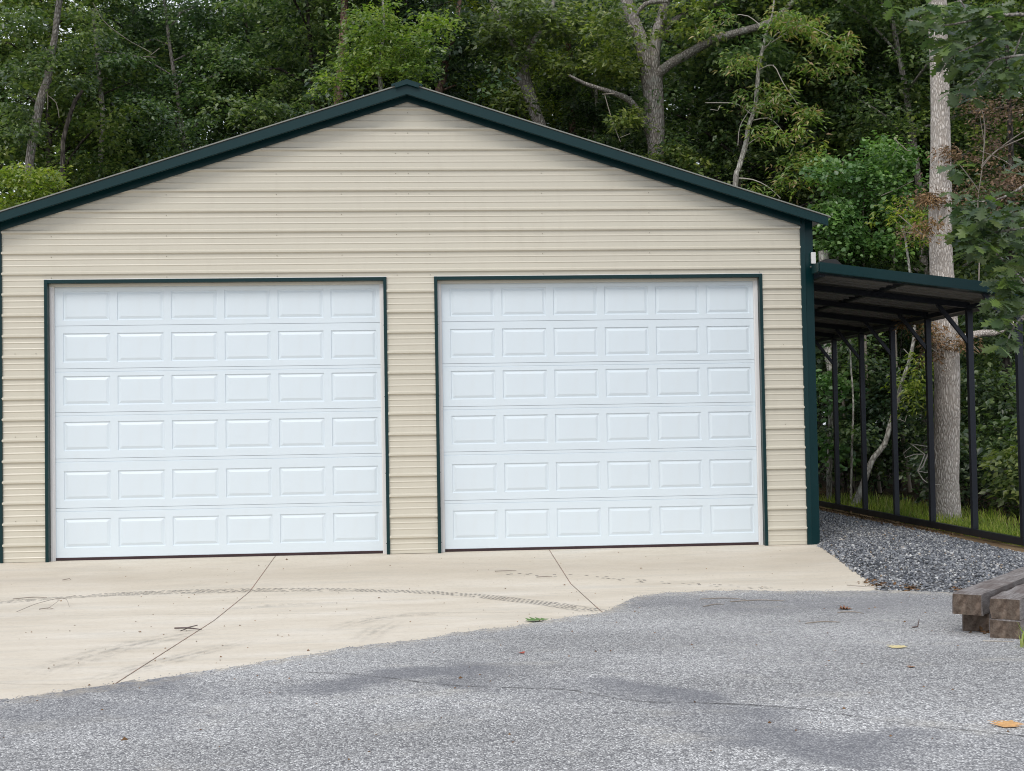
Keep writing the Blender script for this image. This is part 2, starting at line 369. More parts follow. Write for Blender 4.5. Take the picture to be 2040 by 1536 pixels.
def sprays(C, R, per, size, rg, kind='simple', flat=.3, droop=.35):
    """C: spray centres, R: radii; leaves spread through flattened, tilted discs"""
    n = len(C)*per
    c = np.repeat(C, per, 0); r = np.repeat(R, per)
    tilt = rg.normal(0, .35, (len(C), 2)).repeat(per, 0)
    a = rg.uniform(0, 2*np.pi, n); q = np.sqrt(rg.uniform(0, 1, n))
    dx, dy = np.cos(a)*q*r, np.sin(a)*q*r
    dz = rg.normal(0, 1, n)*r*flat*.5 + dx*tilt[:, 0] + dy*tilt[:, 1] - droop*r*q*q
    base = c+np.stack([dx, dy, dz], 1)
    ax = np.stack([np.cos(a)+rg.normal(0, .7, n), np.sin(a)+rg.normal(0, .7, n), rg.normal(-.3, .45, n)], 1)
    nr = np.stack([rg.normal(0, .55, n), rg.normal(0, .55, n)-.35, np.ones(n)], 1)
    return leaves(base, ax, nr, size*rg.uniform(.6, 1.25, n), kind)

# ================================================================== THE SETTING
def grid_sheet(name, xs, ys, zf, mat_, mask=None, **props):
    X, Y = np.meshgrid(xs, ys); Z = zf(X, Y)
    V = np.stack([X, Y, Z], -1).reshape(-1, 3); nx = len(xs)
    i = (np.arange(len(ys)-1)[:, None]*nx + np.arange(nx-1)[None]).ravel()
    F = np.stack([i, i+1, i+nx+1, i+nx], 1)
    if mask is not None:
        c = V[F].mean(1); F = F[mask(c[:, 0], c[:, 1])]
    return link(name, new_mesh(name, V, F, mat_, True), **props)
grid_sheet('ground', np.r_[-300, -80, np.linspace(-30, 40, 71), 90, 300], np.r_[-200, -60, np.linspace(-24, 60, 85), 120, 400],
           lambda x, y: G(x, y)-.055 + np.where((y > 9) | (x > 9), .03*np.sin(x*1.7)*np.cos(y*1.3), 0), LITTER, kind='structure')
# bare clay along the lean-to rail
def strip(name, m, xlo, xhi, ylo, yhi, nx, ny, dz, **props):
    ts = np.linspace(0, 1, nx); ys = np.linspace(ylo, yhi, ny)
    V = []
    for y in ys:
        a, c2 = xlo(y), xhi(y)
        for s in ts: x = a+(c2-a)*s; V.append((x, y, G(x, y)+dz+.012*math.sin(x*5+y*3.1)*math.cos(y*2.3)*min(1, 4*s*(1-s))))
    F = [(j*nx+i, j*nx+i+1, (j+1)*nx+i+1, (j+1)*nx+i) for j in range(ny-1) for i in range(nx-1)]
    return link(name, new_mesh(name, V, F, m, True), **props)
strip('clay_verge', SOIL, lambda y: 6.2, lambda y: 7.5, -3.5, 9, 6, 50, -.022, kind='structure')

APR = [(-9, -12.0), (-6, -10.6), (-3.4, -8.9), (-2.083, -7.937), (-2.003, -7.884), (-1.787, -7.686), (-1.588, -7.559), (-1.369, -7.361), (-1.085, -7.111), (-.831, -6.787), (-.605, -6.516),
       (-.349, -6.175), (-.129, -6.04), (.099, -5.927), (.305, -5.566), (.522, -5.367), (.707, -5.249), (.919, -4.994), (1.231, -4.633), (1.391, -4.559), (1.524, -4.354), (1.652, -4.05),
       (1.939, -3.352), (2.09, -3.189), (2.328, -3.041), (2.604, -3.022), (2.959, -3.063), (3.291, -3.182), (3.672, -3.271), (4.048, -3.359), (4.166, -3.178), (4.374, -1.849), (4.5, -.818), (4.556, -.141), (4.60, .04)]
AX, AY = [p[0] for p in APR], [p[1] for p in APR]
def yb(x): return np.interp(x, AX, AY)
# concrete apron: three slabs with tooled joints between them
apron = link('concrete_apron', None, kind='structure')
def slab(x0, x1):
    xs = np.linspace(x0, x1, max(4, int((x1-x0)/.05))); nt_ = 60; V = []
    for x in xs:
        y0 = yb(x) - (.12 if x < 4.0 else 0)
        for k in range(nt_+1):
            y = .16 + (y0-.16)*k/nt_; V.append((x, y, float(G(x, y))))
    m_ = nt_+1; nx = len(xs)
    F = [(i*m_+k, i*m_+k+1, (i+1)*m_+k+1, (i+1)*m_+k) for i in range(nx-1) for k in range(nt_)]
    ring = [i*m_+nt_ for i in range(nx)]; left = list(range(m_)); right = [(nx-1)*m_+k for k in range(m_)]
    def skirt(idx):
        b0 = len(V)
        for i in idx: x, y, z = V[i]; V.append((x, y, z-.11))
        for q in range(len(idx)-1): F.append((idx[q], idx[q+1], b0+q+1, b0+q))
    skirt(ring); skirt(left); skirt(right)
    link('slab', new_mesh('slab', V, F, CONC), apron)
for a, c2 in ((-9, -1.5335), (-1.5265, 1.5165), (1.5235, 4.595)): slab(a, c2)

JOINT, t, b = mat('joint_dirt', (.2, .11, .08), .95)
t.links.new(ramp(t, noise(t, coords(t), 3, 5, .7), [(.35, (.34, .19, .14)), (.6, (.20, .165, .14))]), b.inputs['Base Color'])
for xj in (-1.53, 1.52):
    ys_ = np.linspace(.1, float(yb(xj))-.05, 120); V = []
    for sx in (-1, 1):
        for y in ys_: V.append((xj+sx*(.0034+.0012*math.sin(y*31+sx)), y, float(G(xj, y))+.0022))
    i = np.arange(119); link('joint_filler', new_mesh('joint_filler', V, np.stack([i, i+120, i+121, i+1], 1), JOINT), apron)

# asphalt drive, feathered over the concrete edge
def rbound(y): return np.interp(y, [-12, -8, -6.4, -4.7, -3.94, -3.4, -3.25], [9, 8.0, 6.2, 5.0, 4.53, 4.2, 4.06])
def ax_top(x):
    x = np.asarray(x, float)
    lo = yb(np.minimum(x, 4.03)); hi = np.interp(x, [4.03, 4.2, 4.53, 5.0, 6.2, 8.0, 9], [-3.35, -3.45, -3.94, -4.7, -6.4, -8, -12])
    return np.where(x < 4.03, lo, hi)
rg = np.random.default_rng(3)
xs = np.r_[np.linspace(-9, -2.4, 60), np.linspace(-2.37, 5.2, 380), np.linspace(5.25, 9, 30)]
wob = np.convolve(rg.normal(0, 1, len(xs)+8), np.ones(3)/3, 'same')[4:-4]*.035 + np.convolve(rg.normal(0, 1, len(xs)+30), np.ones(15)/15, 'same')[15:-15]*.07
STREAKS = [(-1.7, -7.62, .10), (-1.25, -7.60, .13), (-.95, -7.93, .16), (-.78, -8.03, .17), (-.6, -7.92, .16), (-.27, -7.66, .12), (.13, -7.45, .14), (.33, -7.42, .2), (.47, -7.72, .2), (.76, -8.0, .17),
       (1.0, -8.12, .16), (1.29, -8.33, .17), (1.39, -8.66, .2), (1.47, -9.1, .22), (1.62, -9.42, .18), (1.78, -9.56, .16), (2.0, -9.56, .15), (2.2, -9.55, .16), (2.43, -9.68, .2), (3, -9.9, .2)]
CRK = [(-.6, -7.30), (-.278, -7.444), (-.03, -7.643), (.258, -7.871), (.634, -8.019), (.875, -8.129), (1.092, -8.427), (1.42, -8.53), (1.758, -8.692), (2.005, -8.936), (2.24, -9.204), (2.424, -9.33), (2.9, -9.75)]
def dseg(x, y, P):
    d = np.full(x.shape, 9.); 
    for a, c2 in zip(P[:-1], P[1:]):
        ax_, ay, bx, by = a[0], a[1], c2[0], c2[1]; L = (bx-ax_)**2+(by-ay)**2
        t_ = np.clip(((x-ax_)*(bx-ax_)+(y-ay)*(by-ay))/L, 0, 1)
        dd = np.hypot(x-ax_-t_*(bx-ax_), (y-ay-t_*(by-ay))*.75)
        if len(a) > 2: dd = dd-(a[2]*(1-t_)+c2[2]*t_)
        d = np.minimum(d, dd)
    return d
depths = np.r_[0, .012, .04, np.linspace(.08, 6.5, 170), 9, 14, 30, 60]
top = ax_top(xs)+wob*(xs < 4.4)
X = np.repeat(xs[:, None], len(depths), 1); Y = top[:, None]-depths[None]
X = X + np.clip(depths-14, 0, 99)[None]*xs[:, None]*.25
Z = G(X, Y) + np.minimum(.009, .0005+depths[None]*.25)
V = np.stack([X, Y, Z], -1).reshape(-1, 3); m_ = len(depths)
i = (np.arange(len(xs)-1)[:, None]*m_+np.arange(m_-1)[None]).ravel()
F = np.stack([i, i+1, i+m_+1, i+m_], 1)
me = new_mesh('asphalt_drive', V, F, ASPH, True)
d = dseg(V[:, 0], V[:, 1], STREAKS)
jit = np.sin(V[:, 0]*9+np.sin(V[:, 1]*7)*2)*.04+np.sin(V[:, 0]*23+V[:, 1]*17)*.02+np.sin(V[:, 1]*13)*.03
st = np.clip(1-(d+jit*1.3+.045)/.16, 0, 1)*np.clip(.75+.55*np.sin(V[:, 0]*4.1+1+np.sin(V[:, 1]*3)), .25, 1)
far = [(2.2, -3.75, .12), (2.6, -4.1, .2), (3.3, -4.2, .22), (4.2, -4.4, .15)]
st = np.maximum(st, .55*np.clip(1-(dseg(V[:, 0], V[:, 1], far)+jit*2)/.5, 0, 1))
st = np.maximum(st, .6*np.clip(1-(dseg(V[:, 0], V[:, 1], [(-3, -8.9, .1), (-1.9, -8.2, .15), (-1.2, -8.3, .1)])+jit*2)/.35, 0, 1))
a_ = me.attributes.new('dark_streak', 'FLOAT', 'POINT'); a_.data.foreach_set('value', st.astype(np.float32))  # per-vertex weight of the soft-edged darker bluish streaks
dep = np.broadcast_to(depths[None], X.shape).reshape(-1)
sand = np.clip(1-dep/.35, 0, 1)*np.where(V[:, 0] > 4.1, 1, .8)
a_ = me.attributes.new('sand', 'FLOAT', 'POINT'); a_.data.foreach_set('value', sand.astype(np.float32))
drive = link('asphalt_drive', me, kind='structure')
# crack: a thin irregular ribbon of dark tar pressed in the surface
CRM, _, _ = mat('crack_tar', (.045, .042, .042), .9)
pts, _ = smooth_path([(x, y, 0) for x, y in CRK], [1]*len(CRK), .03)
pts[:, 1] += np.cumsum(rg.normal(0, .004, len(pts)))*.6; wd = np.abs(rg.normal(.0028, .0018, len(pts)))+.0008
V = np.vstack([np.c_[pts[:, 0], pts[:, 1]+wd], np.c_[pts[:, 0], pts[:, 1]-wd]]); V = np.c_[V, G(V[:, 0], V[:, 1])+.0125]
n = len(pts); i = np.arange(n-1)
link('crack', new_mesh('crack', V, np.stack([i, i+n, i+n+1, i+1], 1), CRM), drive)

# tyre marks on the concrete: rows of tread prints
MARK = bpy.data.materials.new('tyre_rubber_mark'); MARK.use_nodes = True; t = MARK.node_tree
b = t.nodes['Principled BSDF']; b.inputs['Base Color'].default_value = (.15, .145, .14, 1); b.inputs['Roughness'].default_value = .9
t.links.new(math_(t, 'MULTIPLY', ramp(t, noise(t, coords(t), 9, 5, .7), [(.3, (.2,)*3), (.6, (1, 1, 1))]), .72), b.inputs['Alpha'])
def tread(path, width, fade, rows=5, step=.055, seed=0):
    P, W = smooth_path([(x, y, 0) for x, y in path], fade, step); rg2 = np.random.default_rng(seed)
    V, F = [], []
    T = np.gradient(P, axis=0); T /= np.linalg.norm(T, axis=1)[:, None]
    for p, tt, wq in zip(P, T, W):
        nn = np.array([-tt[1], tt[0], 0])
        for r in range(rows):
            if rg2.random() > wq: continue
            o = (r-(rows-1)/2)/rows*width; c = p+nn*o+tt*(step*.5*(r % 2)); h = width/rows*.36; l = step*.30; sk = .4*(-1)**r
            q = [c-nn*h-tt*l*(1+sk), c+nn*h-tt*l*(1-sk), c+nn*h+tt*l*(1+sk), c-nn*h+tt*l*(1-sk)]
            b0 = len(V); V += q; F.append((b0, b0+1, b0+2, b0+3))
    V = np.array(V); V[:, 2] = G(V[:, 0], V[:, 1])+.003
    link('tyre_mark', new_mesh('tyre_mark', V, np.array(F), MARK), apron, kind='stuff')
tread([(-5, -3.0), (-4.2, -2.65), (-3.713, -2.477), (-3.323, -2.284), (-2.907, -2.129), (-2.461, -2.051), (-1.996, -2.037), (-1.524, -2.05), (-1.049, -2.089), (-.57, -2.193), (-.188, -2.37), (.183, -2.585), (.584, -2.925), (.873, -3.304), (1.145, -3.661), (1.357, -4.021), (1.489, -4.262)],
      .23, [.7]*4+[.85]*9+[1]*2+[.85, .6], rows=7, step=.05, seed=1)
SMEAR = bpy.data.materials.new('rubber_smear'); SMEAR.use_nodes = True; t = SMEAR.node_tree
b = t.nodes['Principled BSDF']; b.inputs['Base Color'].default_value = (.20, .195, .185, 1); b.inputs['Roughness'].default_value = .9
at_ = N(t, 'Attribute'); at_.attribute_name = 'soft'
t.links.new(math_(t, 'MULTIPLY', at_.outputs['Fac'], ramp(t, noise(t, coords(t, (1, .5, 1)), 14, 6, .75), [(.40, (0, 0, 0)), (.7, (.62,)*3)])), b.inputs['Alpha'])
def smear(path, width, dz):
    P, W = smooth_path([(x, y, 0) for x, y in path], [0]+[1]*(len(path)-2)+[0], .05)
    T = np.gradient(P, axis=0); T /= np.linalg.norm(T, axis=1)[:, None]; Nn = np.stack([-T[:, 1], T[:, 0], T[:, 0]*0], 1)
    V = []; A = []
    for o_ in np.linspace(-1, 1, 9):
        V.append(P+Nn*o_*width/2); A.append(W*(1-abs(o_))**.7*(.55+.45*math.cos(o_*14)))
    V = np.vstack(V); V[:, 2] = G(V[:, 0], V[:, 1])+dz; n = len(P)
    i = (np.arange(8)[:, None]*n+np.arange(n-1)[None]).ravel()
    me = new_mesh('rubber_smear', V, np.stack([i, i+1, i+n+1, i+n], 1), SMEAR)
    a_ = me.attributes.new('soft', 'FLOAT', 'POINT'); a_.data.foreach_set('value', np.concatenate(A).astype(np.float32))
    link('rubber_smear', me, apron)
smear([(-1.35, -4.6), (-1.75, -5.5), (-1.98, -6.3), (-2.05, -7.2)], .42, .0030)
smear([(-1.0, -5.4), (-1.32, -6.3), (-1.55, -6.95), (-1.72, -7.5)], .30, .0036)
smear([(-.55, -5.2), (-.32, -4.5), (.0, -4.2), (.5, -4.15)], .30, .0030)
smear([(-1.7, -3.6), (-1.2, -3.3), (-.6, -3.2)], .3, .0036)
smear([(-.30, -6.0), (-.22, -5.2), (-.1, -4.6)], .30, .0042)
tread([(.9, -1.5), (1.6, -1.7), (2.4, -2.2), (3.3, -3.0)], .2, [.05, .15, .25, .12], seed=5)
# hairline cracks across the slab
for P0 in ([(-6, -3.5), (-3.363, -3.585), (-1.908, -3.759), (-.472, -3.963), (1.129, -4.247)], [(-.9, -3.2), (.4, -3.05), (1.5, -2.9), (2.6, -2.85)], [(-4.5, -6.6), (-2.2, -7.35), (-1.75, -7.45)]):
    pts, _ = smooth_path([(x, y, 0) for x, y in P0], [1]*len(P0), .05)
    pts[:, 1] += rg.normal(0, .006, len(pts)); V = np.vstack([pts[:, :2]+[0, .003], pts[:, :2]-[0, .002]]); V = np.c_[V, G(V[:, 0], V[:, 1])+.0026]
    n = len(pts); i = np.arange(n-1)
    link('crack', new_mesh('crack', V, np.stack([i, i+n, i+n+1, i+1], 1), MARK), apron)

# gravel bed under and in front of the lean-to
def gx0(y): return np.interp(y, [-8, -6.4, -4.7, -3.94, -3.3, -3.18, -1.85, -.82, 0, 9], [8.0, 6.2, 5.0, 4.5, 4.1, 4.18, 4.38, 4.5, 4.58, 4.6])
def gx1(y): return np.interp(y, [-8, -3, -.8, .6, 2.1, 3.5, 6.1, 9], [9.5, 7.6, 6.52, 6.52, 6.62, 6.50, 6.50, 6.50])
ys = np.linspace(-8, 9, 120); V = []; nx = 24
for y in ys:
    for s in np.linspace(0, 1, nx): x = gx0(y)+(gx1(y)-gx0(y))*s; V.append((x, y, float(G(x, y))-.006+.008*math.sin(x*4+y)*math.sin(y*3)))
link('gravel_bed', new_mesh('gravel_bed', V, [(j*nx+i, j*nx+i+1, (j+1)*nx+i+1, (j+1)*nx+i) for j in range(119) for i in range(nx-1)], GRAVB, True), kind='structure')
def stones(n, seed):
    rg2 = np.random.default_rng(seed)
    y = -7.5+ (rg2.random(n)**1.15)*14; x = gx0(y)-.03+(gx1(y)-gx0(y)+.06)*rg2.random(n)
    k = (x > 4.05)
    x, y = x[k], y[k]; n = len(x)
    S = np.array([(1, 0, 0), (0, 1, 0), (-1, 0, 0), (0, -1, 0), (.2, .1, 1), (0, 0, -.6)], float)
    F = np.array([(0, 1, 4), (1, 2, 4), (2, 3, 4), (3, 0, 4), (1, 0, 5), (2, 1, 5), (3, 2, 5), (0, 3, 5)])
    sz = rg2.uniform(.009, .021, n)*np.where(rg2.random(n) > .95, 1.6, 1)
    V = S[None]*rg2.uniform(.65, 1.3, (n, 6, 1))*sz[:, None, None]*np.array([1, .85, .7])
    a = rg2.uniform(0, 6.28, n); tl = rg2.normal(0, .5, n)
    ca, sa, ct, st_ = np.cos(a)[:, None], np.sin(a)[:, None], np.cos(tl)[:, None], np.sin(tl)[:, None]
    yy = V[:, :, 1]*ct-V[:, :, 2]*st_; zz = V[:, :, 1]*st_+V[:, :, 2]*ct
    V = np.stack([V[:, :, 0]*ca-yy*sa, V[:, :, 0]*sa+yy*ca, zz], -1)
    V += np.stack([x, y, G(x, y)+rg2.uniform(-.004, .012, n)], 1)[:, None]
    return V.reshape(-1, 3), (F[None]+(np.arange(n)*6)[:, None, None]).reshape(-1, 3)
V, F = stones(46000, 5)
link('gravel', new_mesh('gravel', V, F, STONE), kind='stuff', label='loose grey crushed stone beside the concrete and under the lean-to', category='gravel')

# ================================================================== THE GARAGE
XA, XB, XC, XD, XE, XF = -4.465, -4.006, -.2605, .2707, 4.006, 4.462
ZR, PITCH_R, ZT, TW = .190, .2286, 3.09, .036
SLOPE, ZPEAK = .3200, 5.2185          # top of the rake trim at the ridge, plane y=-OH
OH, DEPTH = .20, 9.4
garage = thing('garage', 'beige metal garage with dark green trim and two white overhead doors', 'garage', (0, 0, 0))
# siding profile over one 9 inch pitch: (dz from rib centre, relief)
PROF = [(-.023, 0), (-.011, .023), (.007, .024), (.023, 0)]
for c in (.083, .152): PROF += [(c-.008, 0), (c-.003, .0045), (c+.003, .0045), (c+.012, 0)]
def zy_profile(z0, z1):
    L = []
    k0 = int(math.floor((z0-ZR)/PITCH_R))-1
    for k in range(k0, k0+30):
        for dz, r in PROF: L.append((ZR+k*PITCH_R+dz, r))
    zs = np.array([p[0] for p in L]); rs = np.array([p[1] for p in L])
    inn = [(z, r) for z, r in L if z0 < z < z1]
    return [(z0, float(np.interp(z0, zs, rs)))]+inn+[(z1, float(np.interp(z1, zs, rs)))]
def roofz(x): return ZPEAK-SLOPE*abs(x)-.155   # underside line at the wall
def siding_piece(z0, z1, xl, xr, seed=0):
    P = zy_profile(z0, z1); V, F = [], []; rg2 = random.Random(seed)
    nseg = max(2, int((xr-xl)/.45)); off = rg2.uniform(0, .0015)
    for z, r in P:
        lim = (ZPEAK-.155-z)/SLOPE + .03
        a, c2 = max(xl, -lim), min(xr, lim)
        for i in range(nseg+1):
            x = a+(c2-a)*i/nseg
            V.append((x, -r-off-.0012*math.sin(x*1.3+z*2), z))
    m_ = nseg+1
    for j in range(len(P)-1):
        for i in range(nseg): F.append((j*m_+i, j*m_+i+1, (j+1)*m_+i+1, (j+1)*m_+i))
    return link('siding_panel', new_mesh('siding_panel', V, F, SIDING), garage)
cuts = [.004]+[ZR+4*k*PITCH_R-.03 for k in range(1, 3)]+[ZR+4*3*PITCH_R-.03]
seed = 0
rows = [(.004, 1.074), (1.074, 1.989), (1.989, 2.903), (2.903, ZT)]
for xl, xr in ((XA, XB), (XC, XD), (XE, XF)):
    for z0, z1 in rows: seed += 1; siding_piece(z0, z1, xl, xr, seed)
for z0, z1 in ((ZT, 3.818), (3.818, 4.732), (4.732, 5.075)): seed += 1; siding_piece(z0, z1, XA, XF, seed)
# wall core behind the siding, side and back walls
for a, c2 in ((XA, XB), (XC, XD), (XE, XF)): MB().box(a, c2, .012, .06, 0, ZT).build('wall', SIDING, garage)
MB().prism([(XA, ZT), (XF, ZT), (XF, roofz(XF)), (0, roofz(0)), (XA, roofz(XA))], 'y', .012, .06).build('wall', SIDING, garage)
MB().prism([(XA, 0), (XF, 0), (XF, roofz(XF)), (0, roofz(0)), (XA, roofz(XA))], 'y', DEPTH-.06, DEPTH).build('wall', SIDING, garage)
for sx in (-1, 1):
    x = sx*4.56; V, F = [], []
    P = zy_profile(.004, 3.6)
    for z, r in P:
        for y in (.05, 3, 6, DEPTH-.05): V.append((x+sx*r, y, z))
    for j in range(len(P)-1):
        for i in range(3): F.append((j*4+i, j*4+i+1, (j+1)*4+i+1, (j+1)*4+i))
    link('side_wall', new_mesh('side_wall', V, F, SIDING), garage)
MB().box(XA, XF, .16, DEPTH-.1, -.05, -.002).build('floor', CONC, garage)
# screws
def screw_at(x, z, r=.0052):
    v = [(x+r*math.cos(a), -.006, z+r*math.sin(a)) for a in (0, 1.05, 2.09, 3.14, 4.19, 5.24)]
    return [(x, -.0105, z)]+v, [(0, 1+i, 1+(i+1) % 6) for i in range(6)]
mb = MB()
for xc in (-3.93, -2.68, -1.47, -.75, -.14, .23, 1.5, 2.72, 3.98):
    for k in range(13, 22):
        z = ZR+k*PITCH_R-.05
        if z < roofz(xc)-.12: mb.add(*screw_at(xc, z))
for k in range(17, 21):
    mb.add(*screw_at(0.0, ZR+k*PITCH_R+.18)); mb.add(*screw_at(0.0, ZR+k*PITCH_R-.05))
for z in (.45, 1.37, 2.28):
    for xc in (-4.1, XA+.14, XF-.22): mb.add(*screw_at(xc, z))
mb.build('screws', SCREW, garage, kind='stuff')
# corner trims: narrow front lip, broad face turned slightly away
for s in (-1, 1):
    x0 = XF if s > 0 else -XA
    top_ = ZPEAK-SLOPE*x0-.10; poly = [(x0-.004, -.024), (x0+.046, -.026), (x0+.052, -.018), (x0+.150, .010), (x0+.150, .12), (x0+.118, .12), (x0+.118, .03), (x0-.004, .0)]
    v = [(s*px_, py_, z) for z in (.0, 1) for px_, py_ in poly]
    zt_ = [ZPEAK-SLOPE*px_-.052 for px_, _ in poly]
    v = [(s*px_, py_, -.045) for px_, py_ in poly]+[(s*px_, py_, zz) for (px_, py_), zz in zip(poly, zt_)]
    n = len(poly)
    f = [tuple(range(n)), tuple(range(2*n-1, n-1, -1))]+[(i, (i+1) % n, (i+1) % n+n, i+n) for i in range(n)]
    MB().add(v, f).build('corner_trim', GREEN, garage)
# rake trims (fascia + return) and roof sheets
XR, RH = 4.732, .106
XL_ = -4.715
for s in (-1, 1):
    xe = XR*s
    z0, z1 = ZPEAK, ZPEAK-SLOPE*XR
    # fascia face
    MB().prism([(0, z0), (xe, z1), (xe, z1-RH+.012), (0, z0-RH-.006)], 'y', -OH, -OH+.006).build('fascia', GREEN, garage)
    # soffit return running back to the wall and the lip that covers the siding edge
    MB().prism([(0, z0-RH-.010), (xe, z1-RH+.008), (xe, z1-RH+.012), (0, z0-RH-.006)], 'y', -OH+.0065, -OH+.03).build('fascia_flange', GREEN, garage)
    MB().prism([(0, z0-.045), (xe, z1-.045), (xe, z1-.038), (0, z0-.038)], 'y', -OH+.032, -.042).build('soffit', GREEN, garage)
    MB().prism([(0, z0-.048), (s*4.46, z0-SLOPE*4.46-.048), (s*4.46, z0-SLOPE*4.46-.158), (0, z0-.160)], 'y', -.040, -.030).build('edge_lip', GREEN, garage)
    # fascia end cap at the eave
    MB().box(min(xe, xe-s*.006), max(xe, xe-s*.006), -OH+.008, -.02, z1-RH+.018, z1-.004).build('fascia_end', GREEN, garage)
    # roof
    xo = xe+s*.03
    rf = MB().prism([(0, z0+.006), (xo, z1+.006-SLOPE*.03), (xo, z1+.019-SLOPE*.03), (0, z0+.019)], 'y', -OH-.012, DEPTH+.25).build('roof', ROOFTAN, garage)
    ridge = MB()
    for yr in np.arange(0, DEPTH, .2286): ridge.prism([(s*.1, z0+.023-.0318), (xo, z1+.0225-SLOPE*.03), (xo, z1+.040-SLOPE*.03), (s*.1, z0+.04-.0318)], 'y', yr+.05, yr+.075)
    ridge.build('roof_rib', ROOFTAN, rf, kind='stuff')
MB().prism([(-.175, ZPEAK-.012), (0, ZPEAK+.046), (.175, ZPEAK-.012), (.165, ZPEAK-.034), (0, ZPEAK+.024), (-.165, ZPEAK-.034)], 'y', -OH-.03, DEPTH+.26).build('ridge_cap', GREEN, garage)
MB().prism([(-.135, ZPEAK-.012), (0, ZPEAK+.03), (.135, ZPEAK-.012), (.13, ZPEAK-.052), (0, ZPEAK-.012), (-.13, ZPEAK-.052)], 'y', -OH-.036, -OH-.014).build('ridge_end', GREEN, garage)
# door openings
TRC = [(x, z) for x, z in ()]
def opening(x0, x1, pan0, pitch, pw, label):
    d0, d1 = x0+TW, x1-TW
    MB().box(x0, d0, -.026, .05, -.01, ZT).build('door_trim', GREEN, garage, bevel=.002)
    MB().box(d1, x1, -.026, .05, -.01, ZT).build('door_trim', GREEN, garage, bevel=.002)
    MB().box(d0+.001, d1-.001, -.0255, .05, ZT-TW-.003, ZT-.001).build('door_trim', GREEN, garage, bevel=.002)
    # flange lying on the siding around the head, with a hint of light sealing lip
    MB().box(x0-.004, x1+.004, -.021, -.016, ZT+.001, ZT+.008).build('door_trim', WHITE, garage)
    # jamb liners and header stop
    MB().box(d0+.002, d0+.035, .052, .098, 0, ZT-TW-.03).box(d0+.035, d0+.045, .074, .098, 0, ZT-TW-.03).build('weather_strip', WHITE, garage)
    MB().box(d1-.035, d1-.002, .052, .098, 0, ZT-TW-.03).box(d1-.045, d1-.035, .074, .098, 0, ZT-TW-.03).build('weather_strip', WHITE, garage)
    MB().box(d0+.002, d1-.002, .045, .095, ZT-TW-.034, ZT-TW-.004).build('weather_strip', SIDING, garage)
    # trim screws
    mb = MB()
    for z in (.12, .9, 1.75, 2.55):
        for xx in (d0+.002, d1-.002): mb.box(xx-.004, xx+.004, -.031, -.0262, z-.004, z+.004)
    for k in range(6):
        xx = d0+(d1-d0)*(k+.5)/6; mb.box(xx-.004, xx+.004, -.031, -.026, ZT-TW-.002, ZT-TW+.006)
    mb.build('trim_screws', BLACK, garage, kind='stuff')
    dx0, dx1 = d0+.03, d1-.03; YD = .10
    door = link('garage_door', None, garage, label=label)
    seams = [.03, .575, 1.12, 1.63, 2.115, 2.59, 3.085]
    offs = [.108, .085, .085, .080, .070, .060]
    ph = .322; iw = .013
    for r in range(6):
        z0, z1 = seams[r]+.0018, seams[r+1]-.0018
        p0 = seams[r]+offs[r]; p1 = p0+ph
        tong = .040 if r not in (4, 5) else 0
        xs_ = [dx0]; 
        for k in range(6): xs_ += [pan0+k*pitch, pan0+k*pitch+pw]
        xs_.append(dx1)
        ztop = z1-tong
        zz = [z0, p0, p1, ztop]
        mb = MB()
        for i in range(len(xs_)-1):
            for j in range(3):
                if j == 1 and i % 2 == 1: continue
                mb.add([(xs_[i], YD, zz[j]), (xs_[i+1], YD, zz[j]), (xs_[i+1], YD, zz[j+1]), (xs_[i], YD, zz[j+1])], [(0, 1, 2, 3)])
        def strip_(y0, za, y1, zb): mb.add([(dx0, y0, za), (dx1, y0, za), (dx1, y1, zb), (dx0, y1, zb)], [(0, 1, 2, 3)])
        if tong:
            strip_(YD, ztop, YD+.006, ztop+.004); strip_(YD+.006, ztop+.004, YD+.001, ztop+.009); strip_(YD+.001, ztop+.009, YD+.001, z1)
            strip_(YD+.001, z1, YD+.012, z1)
        else: strip_(YD, z1, YD+.012, z1)
        strip_(YD+.012, z0, YD, z0)
        mb.box(dx0+.004, dx1-.004, YD+.013, YD+.045, z0-.001, z1+.001)
        me = new_mesh('door_section', mb.v, mb.f, DOOR); link('door_section', me, door)
        if r == 0:
            def ringmesh():
                rings = [(0, 0), (.006, .010), (.014, .011), (.043, .001)]
                V, F = [], []
                for ins, dy in rings: V += [(ins, dy, ins), (pw-ins, dy, ins), (pw-ins, dy, ph-ins), (ins, dy, ph-ins)]
                for q in range(3):
                    for i in range(4): F.append((q*4+i, q*4+(i+1) % 4, q*4+4+(i+1) % 4, q*4+4+i))
                F.append((12, 13, 14, 15)); return new_mesh('raised_panel', V, F, DOOR)
            pm = ringmesh()
        for k in range(6): link('raised_panel', pm, door, (pan0+k*pitch, YD, p0))
    MB().box(dx0, dx1, YD-.004, YD+.03, .003, .031).build('bottom_seal', SEAL, door)
opening(XB, XC, XB+.170, .589, .507, 'left door, its bottom seal tight on the sloping slab')
opening(XD, XE, XD+.176, .5862, .503, 'right door, a dark seal showing along its foot')
# small white box at the corner
tg = thing('junction_box', 'small white utility box on the garage corner just above the lean-to roof', 'utility box', (4.60, .03, 3.2))
MB().box(-.018, .030, -.05, .04, .005, .125).build('box_body', WHITE, tg, bevel=.004)
MB().box(-.020, .032, -.058, -.051, .0, .13).build('box_cover', WHITE, tg, bevel=.002)

